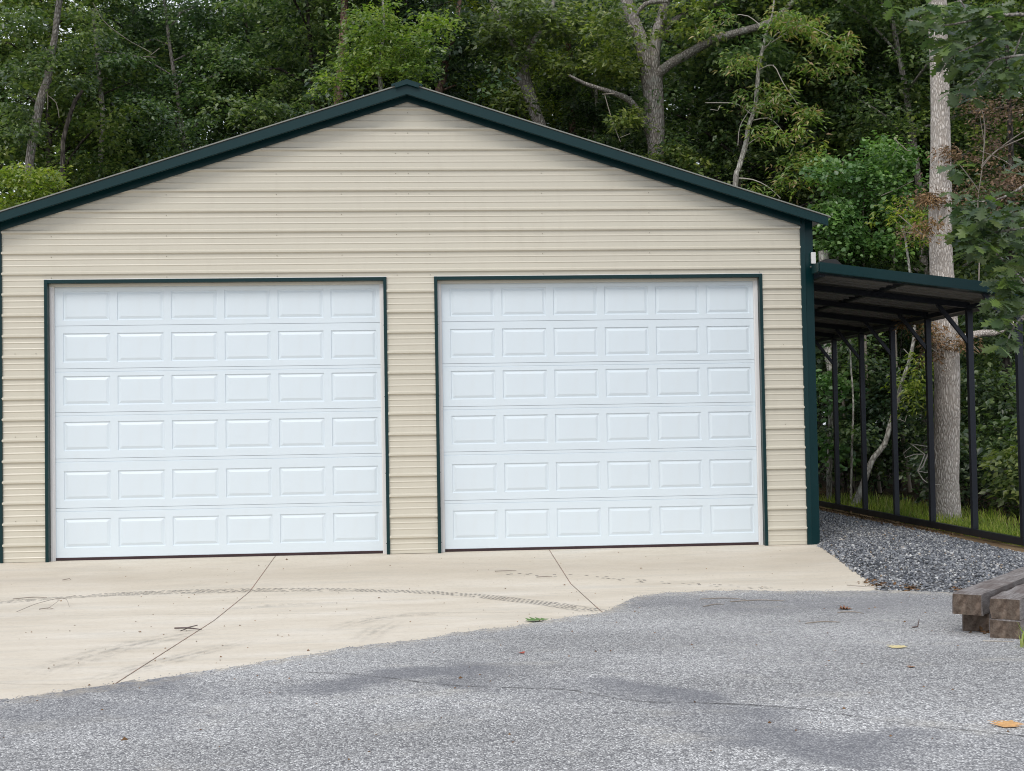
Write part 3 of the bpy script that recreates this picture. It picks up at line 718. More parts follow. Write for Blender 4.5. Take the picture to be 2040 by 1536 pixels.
# ================================================================== THE LEAN-TO
lean = thing('lean_to', 'open dark steel lean-to with green fascia on the garage side', 'carport', (0, 0, 0))
XL, PS, PY0, ZRAIL, ZEAVE = 6.895, 1.335, -.2345, .037, 2.7455
SL = .1245
def lz(x): return 3.176-SL*(x-4.565)       # roof top
Y1 = PY0+6*PS
MB().box(XL-.032, XL+.032, PY0-.035, Y1, ZRAIL-.085, ZRAIL).build('base_rail', STEEL, lean, bevel=.004)
MB().box(XL-.032, XL+.032, PY0-.035, Y1, ZEAVE, ZEAVE+.06).build('eave_beam', STEEL, lean, bevel=.004)
for k in range(7):
    y = PY0+k*PS
    MB().box(XL-.035, XL+.035, y-.035, y+.035, ZRAIL+.001, ZEAVE-.001).build('post', STEEL, lean, bevel=.004)
    MB().bar((4.60, y, lz(4.60)-.085), (XL+.0, y, lz(XL)-.085), .066, .07).build('rafter', STEEL, lean)
    MB().bar((6.50, y, lz(6.5)-.116), (XL-.02, y, 2.345), .045, .045, up=(0, 1, 0)).build('brace', STEEL, lean)
for xx in (5.75,): MB().bar((xx, PY0, lz(xx)-.029), (xx, Y1, lz(xx)-.029), .07, .05).build('purlin', STEEL, lean)
MB().box(4.615, 4.67, PY0, Y1, lz(4.65)-.14, lz(4.65)-.082).build('ledger', STEEL, lean)
MB().prism([(4.57, lz(4.57)-.004), (7.08, lz(7.08)-.004), (7.08, lz(7.08)-.018), (4.57, lz(4.57)-.018)], 'y', -.36, Y1+.1).build('roof_sheet', PANELUNDER, lean)
mb = MB()
for yy in np.arange(-.2, Y1, .2286): mb.prism([(4.62, lz(4.62)-.0185), (7.07, lz(7.07)-.0185), (7.07, lz(7.07)-.006-.03), (4.62, lz(4.62)-.006-.03)], 'y', yy, yy+.03)
mb.build('roof_ribs', PANELUNDER, lean, kind='stuff')
MB().prism([(4.570, lz(4.57)), (7.09, lz(7.09)), (7.09, lz(7.09)-.118), (4.570, lz(4.57)-.105)], 'y', -.368, -.362).prism([(4.57, lz(4.57)-.106), (7.09, lz(7.09)-.119), (7.09, lz(7.09)-.123), (4.57, lz(4.57)-.110)], 'y', -.366, -.2).build('front_fascia', GREEN, lean)
MB().box(4.556, 4.568, -.36, -.1, lz(4.57)-.104, lz(4.57)-.002).build('fascia_return', GREEN, lean)
MB().box(7.09, 7.098, -.366, Y1+.1, lz(7.09)-.12, lz(7.09)).build('side_fascia', PANELUNDER, lean)
MB().prism([(4.60, lz(4.6)+.002), (4.66, lz(4.6)+.045), (4.78, lz(4.6)+.042), (4.86, lz(4.86)+.002)], 'y', -.30, Y1).build('wall_flashing', BLACK, lean)

# ================================================================== TIMBERS
def tie(x, y, z, ang, L, w_, h, label, seed):
    rg2 = np.random.default_rng(seed); n = 22
    xs_ = np.r_[0, .008, np.linspace(.05, L-.05, n), L]; V, F, mi = [], [], []
    prof = [(0, 0), (.5, -.002), (1, 0), (1.0, .5), (1, 1), (.5, 1.0), (0, 1), (-.0, .5)]
    for i, xx in enumerate(xs_):
        for (a, c2) in prof:
            e = .004 if i in (0, len(xs_)-1) else 0
            jy, jz = rg2.normal(0, .0022, 2)
            V.append((xx+rg2.normal(0, .002)*(i == 0), w_*a+jy+(e if a < .5 else -e if a > .5 else 0), h*c2+jz*(c2 > 0)-(e if c2 == 1 else 0)))
    m_ = 8
    for i in range(len(xs_)-1):
        for k in range(m_): F.append((i*m_+k, i*m_+(k+1) % m_, (i+1)*m_+(k+1) % m_, (i+1)*m_+k)); mi.append(0)
    F.append(tuple(range(m_-1, -1, -1))); mi.append(1); F.append(tuple((len(xs_)-1)*m_+k for k in range(m_))); mi.append(1)
    me = new_mesh('timber', V, F, mats=[TIMBER, ENDGR], midx=mi)
    import bmesh
    bm = bmesh.new(); bm.from_mesh(me); bmesh.ops.recalc_face_normals(bm, faces=bm.faces); bm.to_mesh(me); bm.free()
    o = link('timber', me, None, (x, y, z), label=label, category='timber', group='old timbers stacked beside the drive')
    o.rotation_euler = (0, math.radians(.4), math.radians(ang))
TA = 51.5; ca, sa = math.cos(math.radians(TA)), math.sin(math.radians(TA))
# local y points to the left of the timber's run, so its right edge is the origin
tie(3.655, -6.508, .141, TA, 2.7, .185, .133, 'weathered timber on top of the left stack, its end sticking out', 1)
tie(3.655+.17*ca, -6.508+.17*sa, .006, TA, 2.6, .175, .132, 'shaded timber under the left stack, set back beneath the overhanging one', 2)
tie(3.790, -6.765, .146, TA, 2.7, .185, .128, 'upper timber of the right stack, grooved grey top', 3)
tie(3.785, -6.770, .012, TA, 2.7, .19, .131, 'lower timber of the right stack, cracked end close to the grass', 4)

# ================================================================== SMALL THINGS ON THE GROUND
def flat_leaf(label, x, y, size, color, ang, curl, cat='fallen leaf'):
    S, F = leaf_shape('oak'); V = S.copy(); V[:, 1] -= .5; V[:, 0] *= 1.5
    V[:, 2] = curl*(V[:, 0]**2*2.2+V[:, 1]**2*.6) + .015
    V *= size; c_, s_ = math.cos(ang), math.sin(ang)
    V = np.c_[V[:, 0]*c_-V[:, 1]*s_, V[:, 0]*s_+V[:, 1]*c_, V[:, 2]]
    m, t, b = mat('leaf_'+label.split()[0], color, .7, spec=.3)
    t.links.new(ramp(t, noise(t, coords(t), 40, 4), [(.3, tuple(q*.7 for q in color)), (.7, tuple(min(1, q*1.2) for q in color))]), b.inputs['Base Color'])
    V[:, 2] -= V[:, 2].min()
    link('fallen_leaf', new_mesh('fallen_leaf', V, [tuple(map(int, f)) for f in F], m), None, (x, y, float(G(x, y))+.012), label=label, category=cat)
flat_leaf('green oak leaf lying where the concrete meets the asphalt', .953, -4.9, .19, (.12, .22, .06), 1.9, .10)
flat_leaf('pale yellow leaf on the asphalt left of the timbers', 2.929, -6.99, .13, (.66, .56, .30), 2.2, .12)
flat_leaf('orange curled leaf near the lower right corner of the drive', 2.579, -9.215, .15, (.66, .38, .16), 2.5, .14)
flat_leaf('small red leaf in the middle of the asphalt', .701, -6.78, .05, (.38, .09, .06), .4, .3)
flat_leaf('little brown leaf on the asphalt below the timbers stack', 2.72, -7.75, .05, (.30, .17, .10), 2.0, .3)
flat_leaf('brown leaf on the asphalt near the gravel edge', 3.35, -4.72, .11, (.22, .10, .05), 1.2, .4)
def twig(label, pts, r, m=TWIG, fork=None):
    P = [np.array([x, y, float(G(x, y))+.012+h]) for x, y, h in pts]
    parts = [tube_arrays(*smooth_path(P, [r]*(len(P)-1)+[r*.5], .03), sides=5)]
    for f_ in (fork or []):
        Q = [np.array([x, y, float(G(x, y))+.012+h]) for x, y, h in f_]
        parts.append(tube_arrays(Q, [r*.7]*len(Q), sides=4))
    V, F = merge(parts); link('twig', new_mesh('twig', V, F, m, True), None, label=label, category='twig')
twig('reddish forked twig lying across the left concrete joint', [(-1.72, -4.80, 0), (-1.60, -4.91, .01), (-1.50, -4.95, 0)], .006, L_DEAD, [[(-1.60, -4.91, .01), (-1.64, -5.0, 0)], [(-1.62, -4.9, .01), (-1.55, -4.83, .02)]])
twig('thin curved twig on the concrete at the far left', [(-3.30, -3.35, 0), (-3.22, -3.0, .03), (-3.05, -2.85, .05), (-2.93, -3.1, 0)], .0024, TWIG, [[(-3.05, -2.85, .05), (-2.98, -2.7, .06)], [(-3.07, -2.9, .04), (-3.09, -3.2, 0)]])
twig('straight short twig on the concrete below the right door', [(.83, -1.35, 0), (.96, -1.36, .004), (1.05, -1.35, 0)], .005)
twig('short twig ending at the right concrete joint', [(1.22, -1.75, 0), (1.33, -1.74, .003), (1.38, -1.73, 0)], .0045)
twig('dark upright bent twig beside the stacked timbers', [(3.38, -6.02, 0), (3.42, -6.02, .004), (3.44, -6.0, .05)], .005, L_DEAD)
twig('pale stick just in front of the timbers', [(3.52, -6.82, 0), (3.60, -6.86, 0), (3.68, -6.9, 0)], .004, TWIGP)
twig('pale stick along the concrete corner by the gravel', [(3.93, -3.0, .01), (4.05, -3.2, .01), (4.13, -3.33, .01)], .006, TWIGP)
for lb, x, y, L_, a_ in (('long thin twig on the asphalt just off the concrete edge', 2.62, -3.75, .38, -.3), ('second thin twig crossing near the concrete edge', 2.86, -3.95, .45, -.1), ('short dark twig left of the crossing twigs', 2.45, -4.15, .22, .5),
                         ('pale twig on the asphalt below the gravel corner', 3.3, -5.0, .2, -.6), ('bunch of brown twig pieces in the asphalt middle right', 2.9, -5.6, .25, .05), ('faint twig on the concrete near the left corner', -3.5, -2.3, .3, .15), ('tiny twig on the concrete by the left door', -3.1, -3.2, .12, 0), ('dark bit of twig near the left wall foot', -3.45, -1.25, .08, .2)):
    twig(lb, [(x-L_/2*math.cos(a_), y-L_/2*math.sin(a_), 0), (x+.02, y+.03, .006), (x+L_/2*math.cos(a_), y+L_/2*math.sin(a_), 0)], .0045)
# loose crumbs of bark and grit on the concrete and the drive
rg2 = np.random.default_rng(21); n = 420
x = rg2.uniform(-4.4, 4.4, n); y = rg2.uniform(-9.5, -.2, n)
S = np.array([(1, 0, 0), (-.5, .8, 0), (-.5, -.8, 0), (0, 0, .7)]); sz = rg2.uniform(.003, .009, n)*np.where(rg2.random(n) > .94, 1.8, 1)
V = S[None]*rg2.uniform(.6, 1.4, (n, 4, 1))*sz[:, None, None]+np.stack([x, y, G(x, y)+.010], 1)[:, None]
V[:, :, 2] -= np.where(y > yb(x), .008, 0)[:, None]
F = (np.array([(0, 1, 3), (1, 2, 3), (2, 0, 3)])[None]+(np.arange(n)*4)[:, None, None]).reshape(-1, 3)
link('grit', new_mesh('grit', V.reshape(-1, 3), F, L_LITT), kind='stuff', label='scattered grit and bark crumbs on the concrete and drive', category='grit')
rg2 = np.random.default_rng(23); n = 900
x = rg2.uniform(-4.0, 4.0, n); y = yb(x)+rg2.normal(.0, .08, n)
sz = rg2.uniform(.002, .006, n)
V = S[None]*rg2.uniform(.6, 1.4, (n, 4, 1))*sz[:, None, None]+np.stack([x, y, G(x, y)+.002+.008*(y < yb(x))], 1)[:, None]
F = (np.array([(0, 1, 3), (1, 2, 3), (2, 0, 3)])[None]+(np.arange(n)*4)[:, None, None]).reshape(-1, 3)
link('asphalt_crumbs', new_mesh('asphalt_crumbs', V.reshape(-1, 3), F, STONE), kind='stuff', label='loose grey crumbs along the ragged asphalt edge', category='grit')
# dead leaves gathered in corners
def litter(name, label, C, R, n, size, seed, m=L_LITT, lift=.02):
    rg2 = np.random.default_rng(seed); k = rg2.integers(0, len(C), n); C = np.array(C, float)
    P = C[k]+rg2.normal(0, 1, (n, 2))*np.array(R); base = np.c_[P, G(P[:, 0], P[:, 1])+rg2.uniform(.004, lift, n)]
    ax = np.c_[rg2.normal(0, 1, (n, 2)), rg2.normal(0, .25, n)]; nr = np.c_[rg2.normal(0, .5, (n, 2)), np.ones(n)]
    V, F = leaves(base, ax, nr, size*rg2.uniform(.5, 1.2, n), 'simple')
    link(name, new_mesh(name, V, F, m), kind='stuff', label=label, category='dead leaves')
litter('leaf_litter', 'brown leaf scraps at the corner of the concrete, gravel and timbers', [(4.22, -2.85), (4.2, -3.1), (4.35, -3.45), (4.6, -3.9), (3.75, -6.42), (4.5, -5.2), (4.9, -4.7)], (.05, .09), 260, .045, 5)
litter('leaf_litter', 'dead leaves and bark caught along the lean-to base rail', [(6.62, yy) for yy in np.linspace(1.5, 7.5, 12)], (.08, .3), 420, .055, 6, lift=.03)

# ================================================================== TREES AND PLANTS
def px_path(P, Y):
    """P: (px, py, width_px[, dy]) -> points and radii"""
    pts, rad = [], []
    for p in P:
        yy = Y+(p[3] if len(p) > 3 else 0)
        pts.append(at(p[0], p[1], yy)); rad.append(p[2]/2*(yy-CY)/FPX)
    return pts, rad
def trunk_mesh(name, pts, rad, m, parent, sides=12, rough=.05, seed=0, step=.25):
    P, R = smooth_path(pts, rad, step)
    V, F = tube_arrays(P, R, sides, rough, seed)
    return link(name, new_mesh(name, V, F, m, True), parent)
def twigs_mesh(name, lines, m, parent, sides=4):
    parts = [tube_arrays(*smooth_path(p, np.array(r)*.62, .12), sides=sides) for p, r in lines]
    V, F = merge(parts); return link(name, new_mesh(name, V, F, m, True), parent, kind='stuff')
def crown_from(name, C, R, per, size, m, parent, seed, kind='simple', flat=.3, droop=.35, stuff=True):
    V, F = sprays(np.array(C, float), np.array(R, float), per, size, np.random.default_rng(seed), kind, flat, droop)
    o = link(name, new_mesh(name, V, F, m), parent)
    if stuff: o['kind'] = 'stuff'
    return o
def px_blobs(spec, Y, seed, rscale=1):
    """spec: (px, py, half width px, half height px, how many sprays) -> spray centres and radii"""
    rg2 = np.random.default_rng(seed); C, R = [], []
    for s in spec:
        px, py, hw, hh, n = s[:5]; dy = s[5] if len(s) > 5 else .7
        for _ in range(n):
            a = rg2.normal(0, .5); b_ = rg2.normal(0, .5); yy = Y+rg2.uniform(-dy, dy)
            C.append(at(px+hw*a, py+hh*b_, yy)); R.append(rg2.uniform(.22, .5)*rscale)
    return C, R

# --- filler woodland trees: five kinds of crown, copied
def proto(kind, seed):
    rg2 = np.random.default_rng(seed)
    H = rg2.uniform(11.5, 13.5); lean_ = rg2.normal(0, .25, 2)
    tp = [np.array([lean_[0]*q*q*3+.12*math.sin(q*7+seed), lean_[1]*q*q*3, H*q]) for q in np.linspace(0, 1, 9)]
    tr = [.115*(1-q*.85)+.012 for q in np.linspace(0, 1, 9)]
    parts = []; C, R = [], []
    nb = 26
    for k in range(nb):
        q = .12+.86*(k/nb)**.9; z = H*q; base = np.array([np.interp(q, np.linspace(0, 1, 9), [p[i] for p in tp]) for i in range(3)])
        a = k*2.4+rg2.normal(0, .4); Lb = (3.1-1.9*max(0, q-.45)/.55)*rg2.uniform(.65, 1.1)
        el_ = rg2.uniform(.1, .7)
        tip = base+np.array([math.cos(a)*math.cos(el_), math.sin(a)*math.cos(el_), math.sin(el_)])*Lb
        mid = (base+tip)/2+np.array([0, 0, .18])
        parts.append(tube_arrays(*smooth_path([base, mid, tip], [.05*(1.2-q), .03, .010], .4), sides=5))
        for _ in range(11):
            f = rg2.uniform(.3, 1.08); c = base+(tip-base)*f+rg2.normal(0, .38, 3)*[1, 1, .8]; C.append(c); R.append(rg2.uniform(.32, .68))
    V1, F1 = tube_arrays(*smooth_path(tp, tr, .5), sides=8, rough=.05, seed=seed)
    V2, F2 = merge(parts)
    return (V1, F1), (V2, F2), (np.array(C), np.array(R))
PROTO = []
for i, (lm, bm_, size) in enumerate([(L_GREEN, B_DARK, .125), (L_DEEP, B_DARK, .135), (L_GREEN, B_GREY, .115), (L_YELL, B_DARK, .11), (L_DEEP, B_LICH, .125)]):
    (V1, F1), (V2, F2), (C, R) = proto(i, 40+i)
    V3, F3 = sprays(C, R, 118, size, np.random.default_rng(60+i))
    PROTO.append([new_mesh('trunk', V1, F1, bm_, True), new_mesh('limb', V2, F2, bm_, True), new_mesh('crown', V3, F3, lm)])
def plant_tree(kind, x, y, rot, sc, label, group, dz=0):
    z = float(G(x, y))-.08+dz
    r = thing('woodland_tree', label, 'tree', (x, y, z), group); r.rotation_euler = (0, 0, rot); r.scale = (sc, sc, sc)
    for nme, me in zip(('trunk', 'limb', 'crown'), PROTO[kind]):
        o = link(nme, me, r)
        if nme != 'trunk': o['kind'] = 'stuff'
    return r
rt = random.Random(5)
def proj(P):
    d = np.asarray(P, float)-np.array([CX, CY, CZ]); z = d @ FW
    return 1020+FPX*(d @ RT)/z, 768-FPX*(d @ UP)/z
ZN = [(110, 'at the far left edge by the leaning grey trunk'), (330, 'above the lower part of the left roof slope'), (560, 'above the middle of the left roof slope'), (720, 'around the red-brown pine trunk'),
      (900, 'behind the garage peak and maple'), (1110, 'behind the dark forking oak'), (1340, 'behind the forked grey oak'), (1500, 'between the forked oak and the turning tree'), (1680, 'behind the turning tree and the eave'),
      (1840, 'behind the vine thicket right of the eave'), (1960, 'behind the tall pale trunk'), (9999, 'at the right edge of the wood')]
SP = []
for Y_, n_, x0, x1 in ((15.8, 8, -10.5, 14.5), (19.5, 9, -12, 17), (24, 9, -13.5, 19), (29, 10, -15, 22), (35, 11, -17, 26)):
    for k in range(n_):
        SP.append((x0+(x1-x0)*(k+.5)/n_+rt.uniform(-.8, .8), Y_+rt.uniform(-1.8, 1.8)))
SP += [(10.8, 12.2), (13.0, 9.5), (14.2, 13), (9.6, 15.0), (12.5, 5.5)]
for (x, y) in SP:
    px_ = float(proj((x, y, 5))[0])
    if px_ < -170 or px_ > 2210 or (px_ < 140 and y > 22) or (px_ > 1930 and y > 27) or (380 < px_ < 470 and y > 22): continue
    where = next(w_ for lim, w_ in ZN if px_ < lim)
    row = 'nearer' if y < 18 else ('middle-distance' if y < 27 else 'farther')
    if px_ < 620: kind = rt.choice([0, 0, 2, 3, 2])
    elif px_ < 1150: kind = rt.choice([0, 3, 2, 1])
    else: kind = rt.choice([1, 1, 4, 0, 2])
    plant_tree(kind, x, y, rt.uniform(0, 6.28), rt.uniform(.92, 1.12)*(1+.014*max(0, y-15)), row+' green woodland tree '+where, 'woodland trees '+where)
# far woodland that reads as one mass
rg2 = np.random.default_rng(77); n = 1350
C = np.stack([rg2.uniform(-26, 38, n), rg2.uniform(40, 50, n), -1.5+21*rg2.random(n)**1.15], 1)
P_ = proj(C.T.T) if False else np.array([proj(c) for c in C])
gap = lambda x0, x1, y0, y1: (P_[:, 0] > x0) & (P_[:, 0] < x1) & (P_[:, 1] > y0) & (P_[:, 1] < y1)
C = C[~(gap(-60, 150, -90, 110) | gap(370, 480, 170, 260) | gap(1900, 2100, 110, 240) | gap(1530, 1620, 150, 220) | gap(1220, 1250, 0, 90))]; n = len(C)   # openings where the sky shows
V, F = sprays(C, rg2.uniform(.9, 1.6, n), 90, .36, rg2, flat=.9)
parts = [(V, F)]
link('distant_woodland', new_mesh('distant_woodland', V, F, L_DEEP), kind='stuff', label='far wall of woodland closing the view behind the trees', category='woodland')

# --- shrubs and low growth in the wood (seen through the lean-to and over the eaves)
def shrub(x, y, h, r, m, label, group, seed, size=.10, kind='simple', n=60, per=48, name='shrub'):
    rg2 = np.random.default_rng(seed); z = float(G(x, y))-.05
    o = thing(name, label, 'shrub', (x, y, z), group)
    u = rg2.normal(0, 1, (n, 3)); u /= np.linalg.norm(u, axis=1)[:, None]; u *= (rg2.random(n)**.4)[:, None]
    C = u*[r, r, h*.5]+[0, 0, h*.52]
    lines = [([np.zeros(3), c*[.5, .5, .45], c], [.018, .011, .004]) for c in C[::5]]
    twigs_mesh('stems', lines, B_DARK, o)
    crown_from('foliage', C, rg2.uniform(.22, .45, n), per, size, m, o, seed+1, kind)
    return o
UG = 'undergrowth shrubs seen through the lean-to posts'
k = 0
for x, y, h, r in ((8.3, 9.8, 2.8, 1.3), (9.9, 8.2, 3.6, 1.3), (9.4, 11.5, 4.2, 1.5), (11.2, 9.9, 3.6, 1.5), (10.3, 5.7, 2.4, 1.1), (11.6, 7.2, 3.8, 1.4), (9.3, 4.1, 1.6, .8), (12.3, 4.6, 3.6, 1.4), (10.7, 3.0, 2.6, 1.1), (9.0, 6.4, 1.4, .8), (12.9, 2.3, 3.8, 1.5), (8.0, 13.5, 4.5, 1.5), (11.8, 12.6, 4.5, 1.6)):
    q_ = float(proj((x, y, 1))[0])
    if q_ > 2120 or q_ < 1600: continue
    k += 1; shrub(x, y, h, r, rt.choice([L_DEEP, L_DEEP, L_GREEN]), ('low' if h < 2.5 else 'chest-high' if h < 3.2 else 'tall' if h < 4 else 'very tall')+' leafy shrub '+('just right of the green corner trim' if q_ < 1740 else 'behind the middle lean-to posts' if q_ < 1850 else 'beside the tall pale trunk' if q_ < 1950 else 'beyond the last posts'), UG, 200+k, size=rt.choice([.1, .13]))

# --- the trees one can single out
def special(name, label, cat='tree', loc=(0, 0, 0)): return thing(name, label, cat, loc)
# pale straight trunk behind the lean-to
Y = 3.7; o = special('oak_tree', 'tall pale-barked trunk rising straight behind the lean-to, brown withered vine round it')
p, r = px_path([(1882, 1060, 84), (1882, 1035, 66), (1883, 960, 53), (1886, 850, 50), (1886, 720, 50), (1881, 620, 50), (1875, 520, 46), (1873, 430, 45), (1874, 330, 42), (1873, 230, 37), (1871, 120, 37), (1868, 40, 37), (1866, -100, 35), (1860, -500, 30)], Y)
trunk_mesh('trunk', p, r, B_PALE, o, 28, .025, 3, .12)
p, r = px_path([(1895, 690, 14), (1925, 672, 15), (1958, 664, 14), (1980, 664, 13), (2010, 650, 11), (2060, 620, 9)], Y)
trunk_mesh('branch', p, r, B_PALE, o, 8, .08, 4, .1)
C, R = px_blobs([(1850, 645, 40, 12, 7, .3), (1862, 690, 16, 26, 7, .3), (1900, 672, 40, 10, 6, .3), (1880, 300, 30, 12, 7, .25), (1850, 390, 24, 8, 5, .25), (1880, 388, 34, 8, 6, .25), (1850, 440, 14, 14, 5, .25)], Y-.35, 8, .42)
crown_from('withered_vine', C, R, 42, .075, L_DEAD, o, 9, 'long', .6, .8)
lines = []
for P_ in ([(1838, 660, 3), (1850, 690, 4), (1870, 705, 4)], [(1905, 663, 4), (1930, 680, 4), (1950, 700, 3)], [(1790, 428, 3), (1830, 462, 4), (1858, 478, 4)], [(1795, 462, 2), (1830, 465, 3), (1862, 472, 3)], [(1780, 275, 2), (1808, 300, 3), (1815, 300, 2)]):
    lines.append(px_path(P_, Y-.3))
twigs_mesh('dead_twigs', lines, TWIG, o)
C, R = px_blobs([(1870, -260, 160, 60, 40, 1.6)], Y+.6, 12); crown_from('crown', C, R, 70, .13, L_OAK, o, 13)

# dead twig tangle in front of the pale trunk
o = special('dead_branch', 'bare pale twiggy branch hanging between posts in front of the big trunk', 'dead branch')
lines = [px_path(P_, 3.0) for P_ in ([(1850, 900, 5), (1838, 930, 5), (1828, 938, 4), (1838, 955, 4), (1847, 962, 3)], [(1828, 938, 4), (1842, 905, 4), (1835, 905, 3), (1822, 905, 3), (1803, 912, 3), (1800, 902, 2), (1815, 890, 2)],
                                        [(1842, 905, 3), (1820, 888, 3), (1812, 884, 2), (1850, 890, 2)], [(1828, 938, 3), (1845, 942, 2), (1850, 940, 2)], [(1862, 965, 3), (1880, 967, 2), (1893, 982, 2)], [(1862, 925, 4), (1866, 905, 3), (1860, 890, 2)])]
twigs_mesh('twigs', lines, TWIGP, o, 5)

# leaning pale sapling and its neighbours under the lean-to
o = special('leaning_sapling', 'slender lichened sapling leaning right between the lean-to posts')
p, r = px_path([(1698, 1012, 15), (1712, 985, 14), (1728, 940, 12), (1740, 912, 11), (1762, 885, 11), (1775, 840, 9), (1788, 800, 9), (1795, 765, 8), (1808, 730, 7), (1818, 690, 7), (1822, 650, 6), (1815, 560, 5), (1800, 450, 4)], 7.6)
trunk_mesh('trunk', p, r, B_LICH, o, 10, .06, 6, .12)
C, R = px_blobs([(1822, 770, 34, 26, 9, .3), (1830, 720, 20, 20, 4, .3), (1800, 430, 60, 40, 14, .5)], 7.3, 15, .7)
crown_from('crown', C, R, 34, .12, L_YELL, o, 16, 'long', .4, .5)
twigs_mesh('twigs', [px_path(P_, 7.5) for P_ in ([(1790, 835, 3), (1803, 840, 3), (1806, 828, 2)], [(1800, 695, 3), (1825, 720, 3), (1850, 732, 2)])], TWIGP, o)
o = special('slim_tree', 'upright lichen-spotted trunk just right of the green corner trim')
p, r = px_path([(1651, 1015, 13), (1652, 960, 12), (1654, 880, 12), (1657, 800, 13), (1658, 740, 22), (1655, 700, 26), (1650, 640, 24), (1640, 500, 20)], 9.5)
trunk_mesh('trunk', p, r, B_LICH, o, 10, .07, 7, .15)
C, R = px_blobs([(1650, 760, 30, 30, 8, .5), (1660, 880, 24, 24, 4, .5)], 9.0, 18); crown_from('crown', C, R, 50, .11, L_VINE, o, 19, 'round')
for px_, w_, lb in ((1697, 5, 'very thin sapling stem between the first and second far lean-to posts'), (1995, 5, 'thin dark sapling at the right edge beyond the lean-to')):
    o = special('sapling', lb)
    p, r = px_path([(px_-2, 1010, w_), (px_, 900, w_), (px_+3, 800, w_*.8), (px_-3, 700, w_*.7), (px_, 560, w_*.5)], 8.4)
    trunk_mesh('trunk', p, r, B_LICH, o, 6, .05, 8, .3)
    C, R = px_blobs([(px_, 860, 22, 16, 6, .4), (px_, 700, 40, 60, 12, .5)], 8.4, int(px_)); crown_from('crown', C, R, 45, .11, L_GREEN, o, 20)

# forked grey oak
Y = 13; o = special('forked_oak', 'grey oak forking into two stems with long arching right limbs')
g0 = at(1309, 330, Y)
p, r = px_path([(1309, 330, 34), (1306, 280, 37), (1303, 230, 40), (1300, 180, 41), (1297, 150, 46)], Y)
p = [np.array([g0[0]+.25, Y, float(G(g0[0], Y))-.1]), np.array([g0[0]+.2, Y, 3.5])]+p; r = [.26, .21]+r
trunk_mesh('trunk', p, r, B_GREY, o, 16, .05, 21, .18)
for P_ in ([(1294, 158, 32), (1288, 120, 30), (1278, 80, 28), (1262, 40, 27), (1250, 5, 26), (1243, -40, 24), (1225, -120, 18)], [(1304, 155, 30), (1303, 110, 26), (1308, 70, 23), (1320, 30, 21), (1330, -10, 18), (1350, -80, 12)],
           [(1308, 150, 20, -.1), (1335, 128, 19, -.3), (1375, 105, 18, -.5), (1420, 80, 17, -.7), (1470, 65, 15, -.9), (1520, 50, 14, -1.1), (1560, 25, 12, -1.3), (1600, -20, 9, -1.4)],
           [(1305, 92, 17, .1), (1325, 60, 16, .2), (1350, 38, 14, .3), (1385, 18, 14, .4), (1425, 8, 12, .5), (1470, -12, 10, .6)],
           [(1304, 300, 20, .05), (1292, 262, 16, -.1), (1275, 230, 14, -.3), (1255, 200, 13, -.5), (1225, 186, 11, -.7), (1195, 176, 8, -.8), (1165, 166, 7, -.9), (1134, 150, 5, -1)],
           [(1290, 100, 8, .2), (1268, 60, 7, .4), (1240, 40, 6, .6), (1200, 30, 4, .8)], [(1262, 40, 10, 0), (1285, 8, 9, -.2), (1330, 2, 8, -.3)]):
    p, r = px_path(P_, Y); trunk_mesh('branch', p, r, B_GREY, o, 9, .07, 22, .15)
C, R = px_blobs([(1220, 60, 50, 50, 16, 1.5), (1200, 120, 40, 26, 12, .8), (1255, 235, 30, 25, 8, .8), (1370, 60, 50, 40, 12, 1.5), (1230, 20, 60, 30, 10, 1.5), (1560, -20, 80, 30, 14, 1.5), (1400, -30, 150, 30, 26, 1.5), (1340, 310, 40, 20, 12, .6), (1250, 135, 40, 14, 8, .7)], Y-.2, 30)
crown_from('crown', C, R, 62, .13, L_GREEN, o, 31)
twigs_mesh('dead_twigs', [px_path(P_, Y-1) for P_ in ([(1205, 190, 3), (1215, 225, 3), (1225, 255, 2), (1236, 283, 2)], [(1236, 274, 2), (1255, 266, 2)], [(1225, 186, 4), (1200, 188, 3)], [(1385, 48, 3), (1392, 82, 3), (1388, 95, 2)])], TWIG, o)

# leaning pale trunk at the upper left
Y = 14; o = special('leaning_oak', 'grey-barked trunk leaning up to the right at the far left')
g0 = at(50, 400, Y)
p, r = px_path([(50, 400, 15), (56, 350, 15), (60, 310, 17), (68, 262, 18), (75, 225, 18), (85, 185, 17), (95, 160, 16), (99, 120, 14), (108, 80, 13), (114, 30, 12), (120, -20, 12), (130, -150, 9)], Y)
trunk_mesh('trunk', [np.array([g0[0]-.4, Y, -.1]), np.array([g0[0]-.3, Y, 3.])]+p, [.16, .12]+r, B_GREY, o, 10, .06, 33, .18)
C, R = px_blobs([(40, 40, 40, 22, 10), (60, 130, 60, 30, 14), (150, 170, 30, 16, 7), (30, 200, 40, 40, 12), (40, 260, 40, 20, 8), (170, 60, 40, 50, 12), (120, 110, 40, 14, 5), (60, -60, 130, 30, 16)], Y-.3, 34)
crown_from('crown', C, R, 60, .115, L_GREEN, o, 35)
twigs_mesh('dead_twigs', [px_path(P_, Y-.4) for P_ in ([(90, 185, 4), (82, 195, 3), (70, 200, 2)], [(90, 165, 4), (95, 190, 3), (95, 218, 2)], [(95, 190, 3), (112, 205, 3), (118, 235, 2)], [(185, 5, 3), (205, 40, 3), (230, 62, 3), (262, 84, 2)], [(262, 84, 2), (300, 104, 2)], [(300, 110, 2), (318, 96, 2)], [(285, 113, 2), (310, 114, 2)])], TWIG, o)
o = special('yellowing_bush', 'yellow-green bush tops showing over the lower left roof slope', 'shrub')
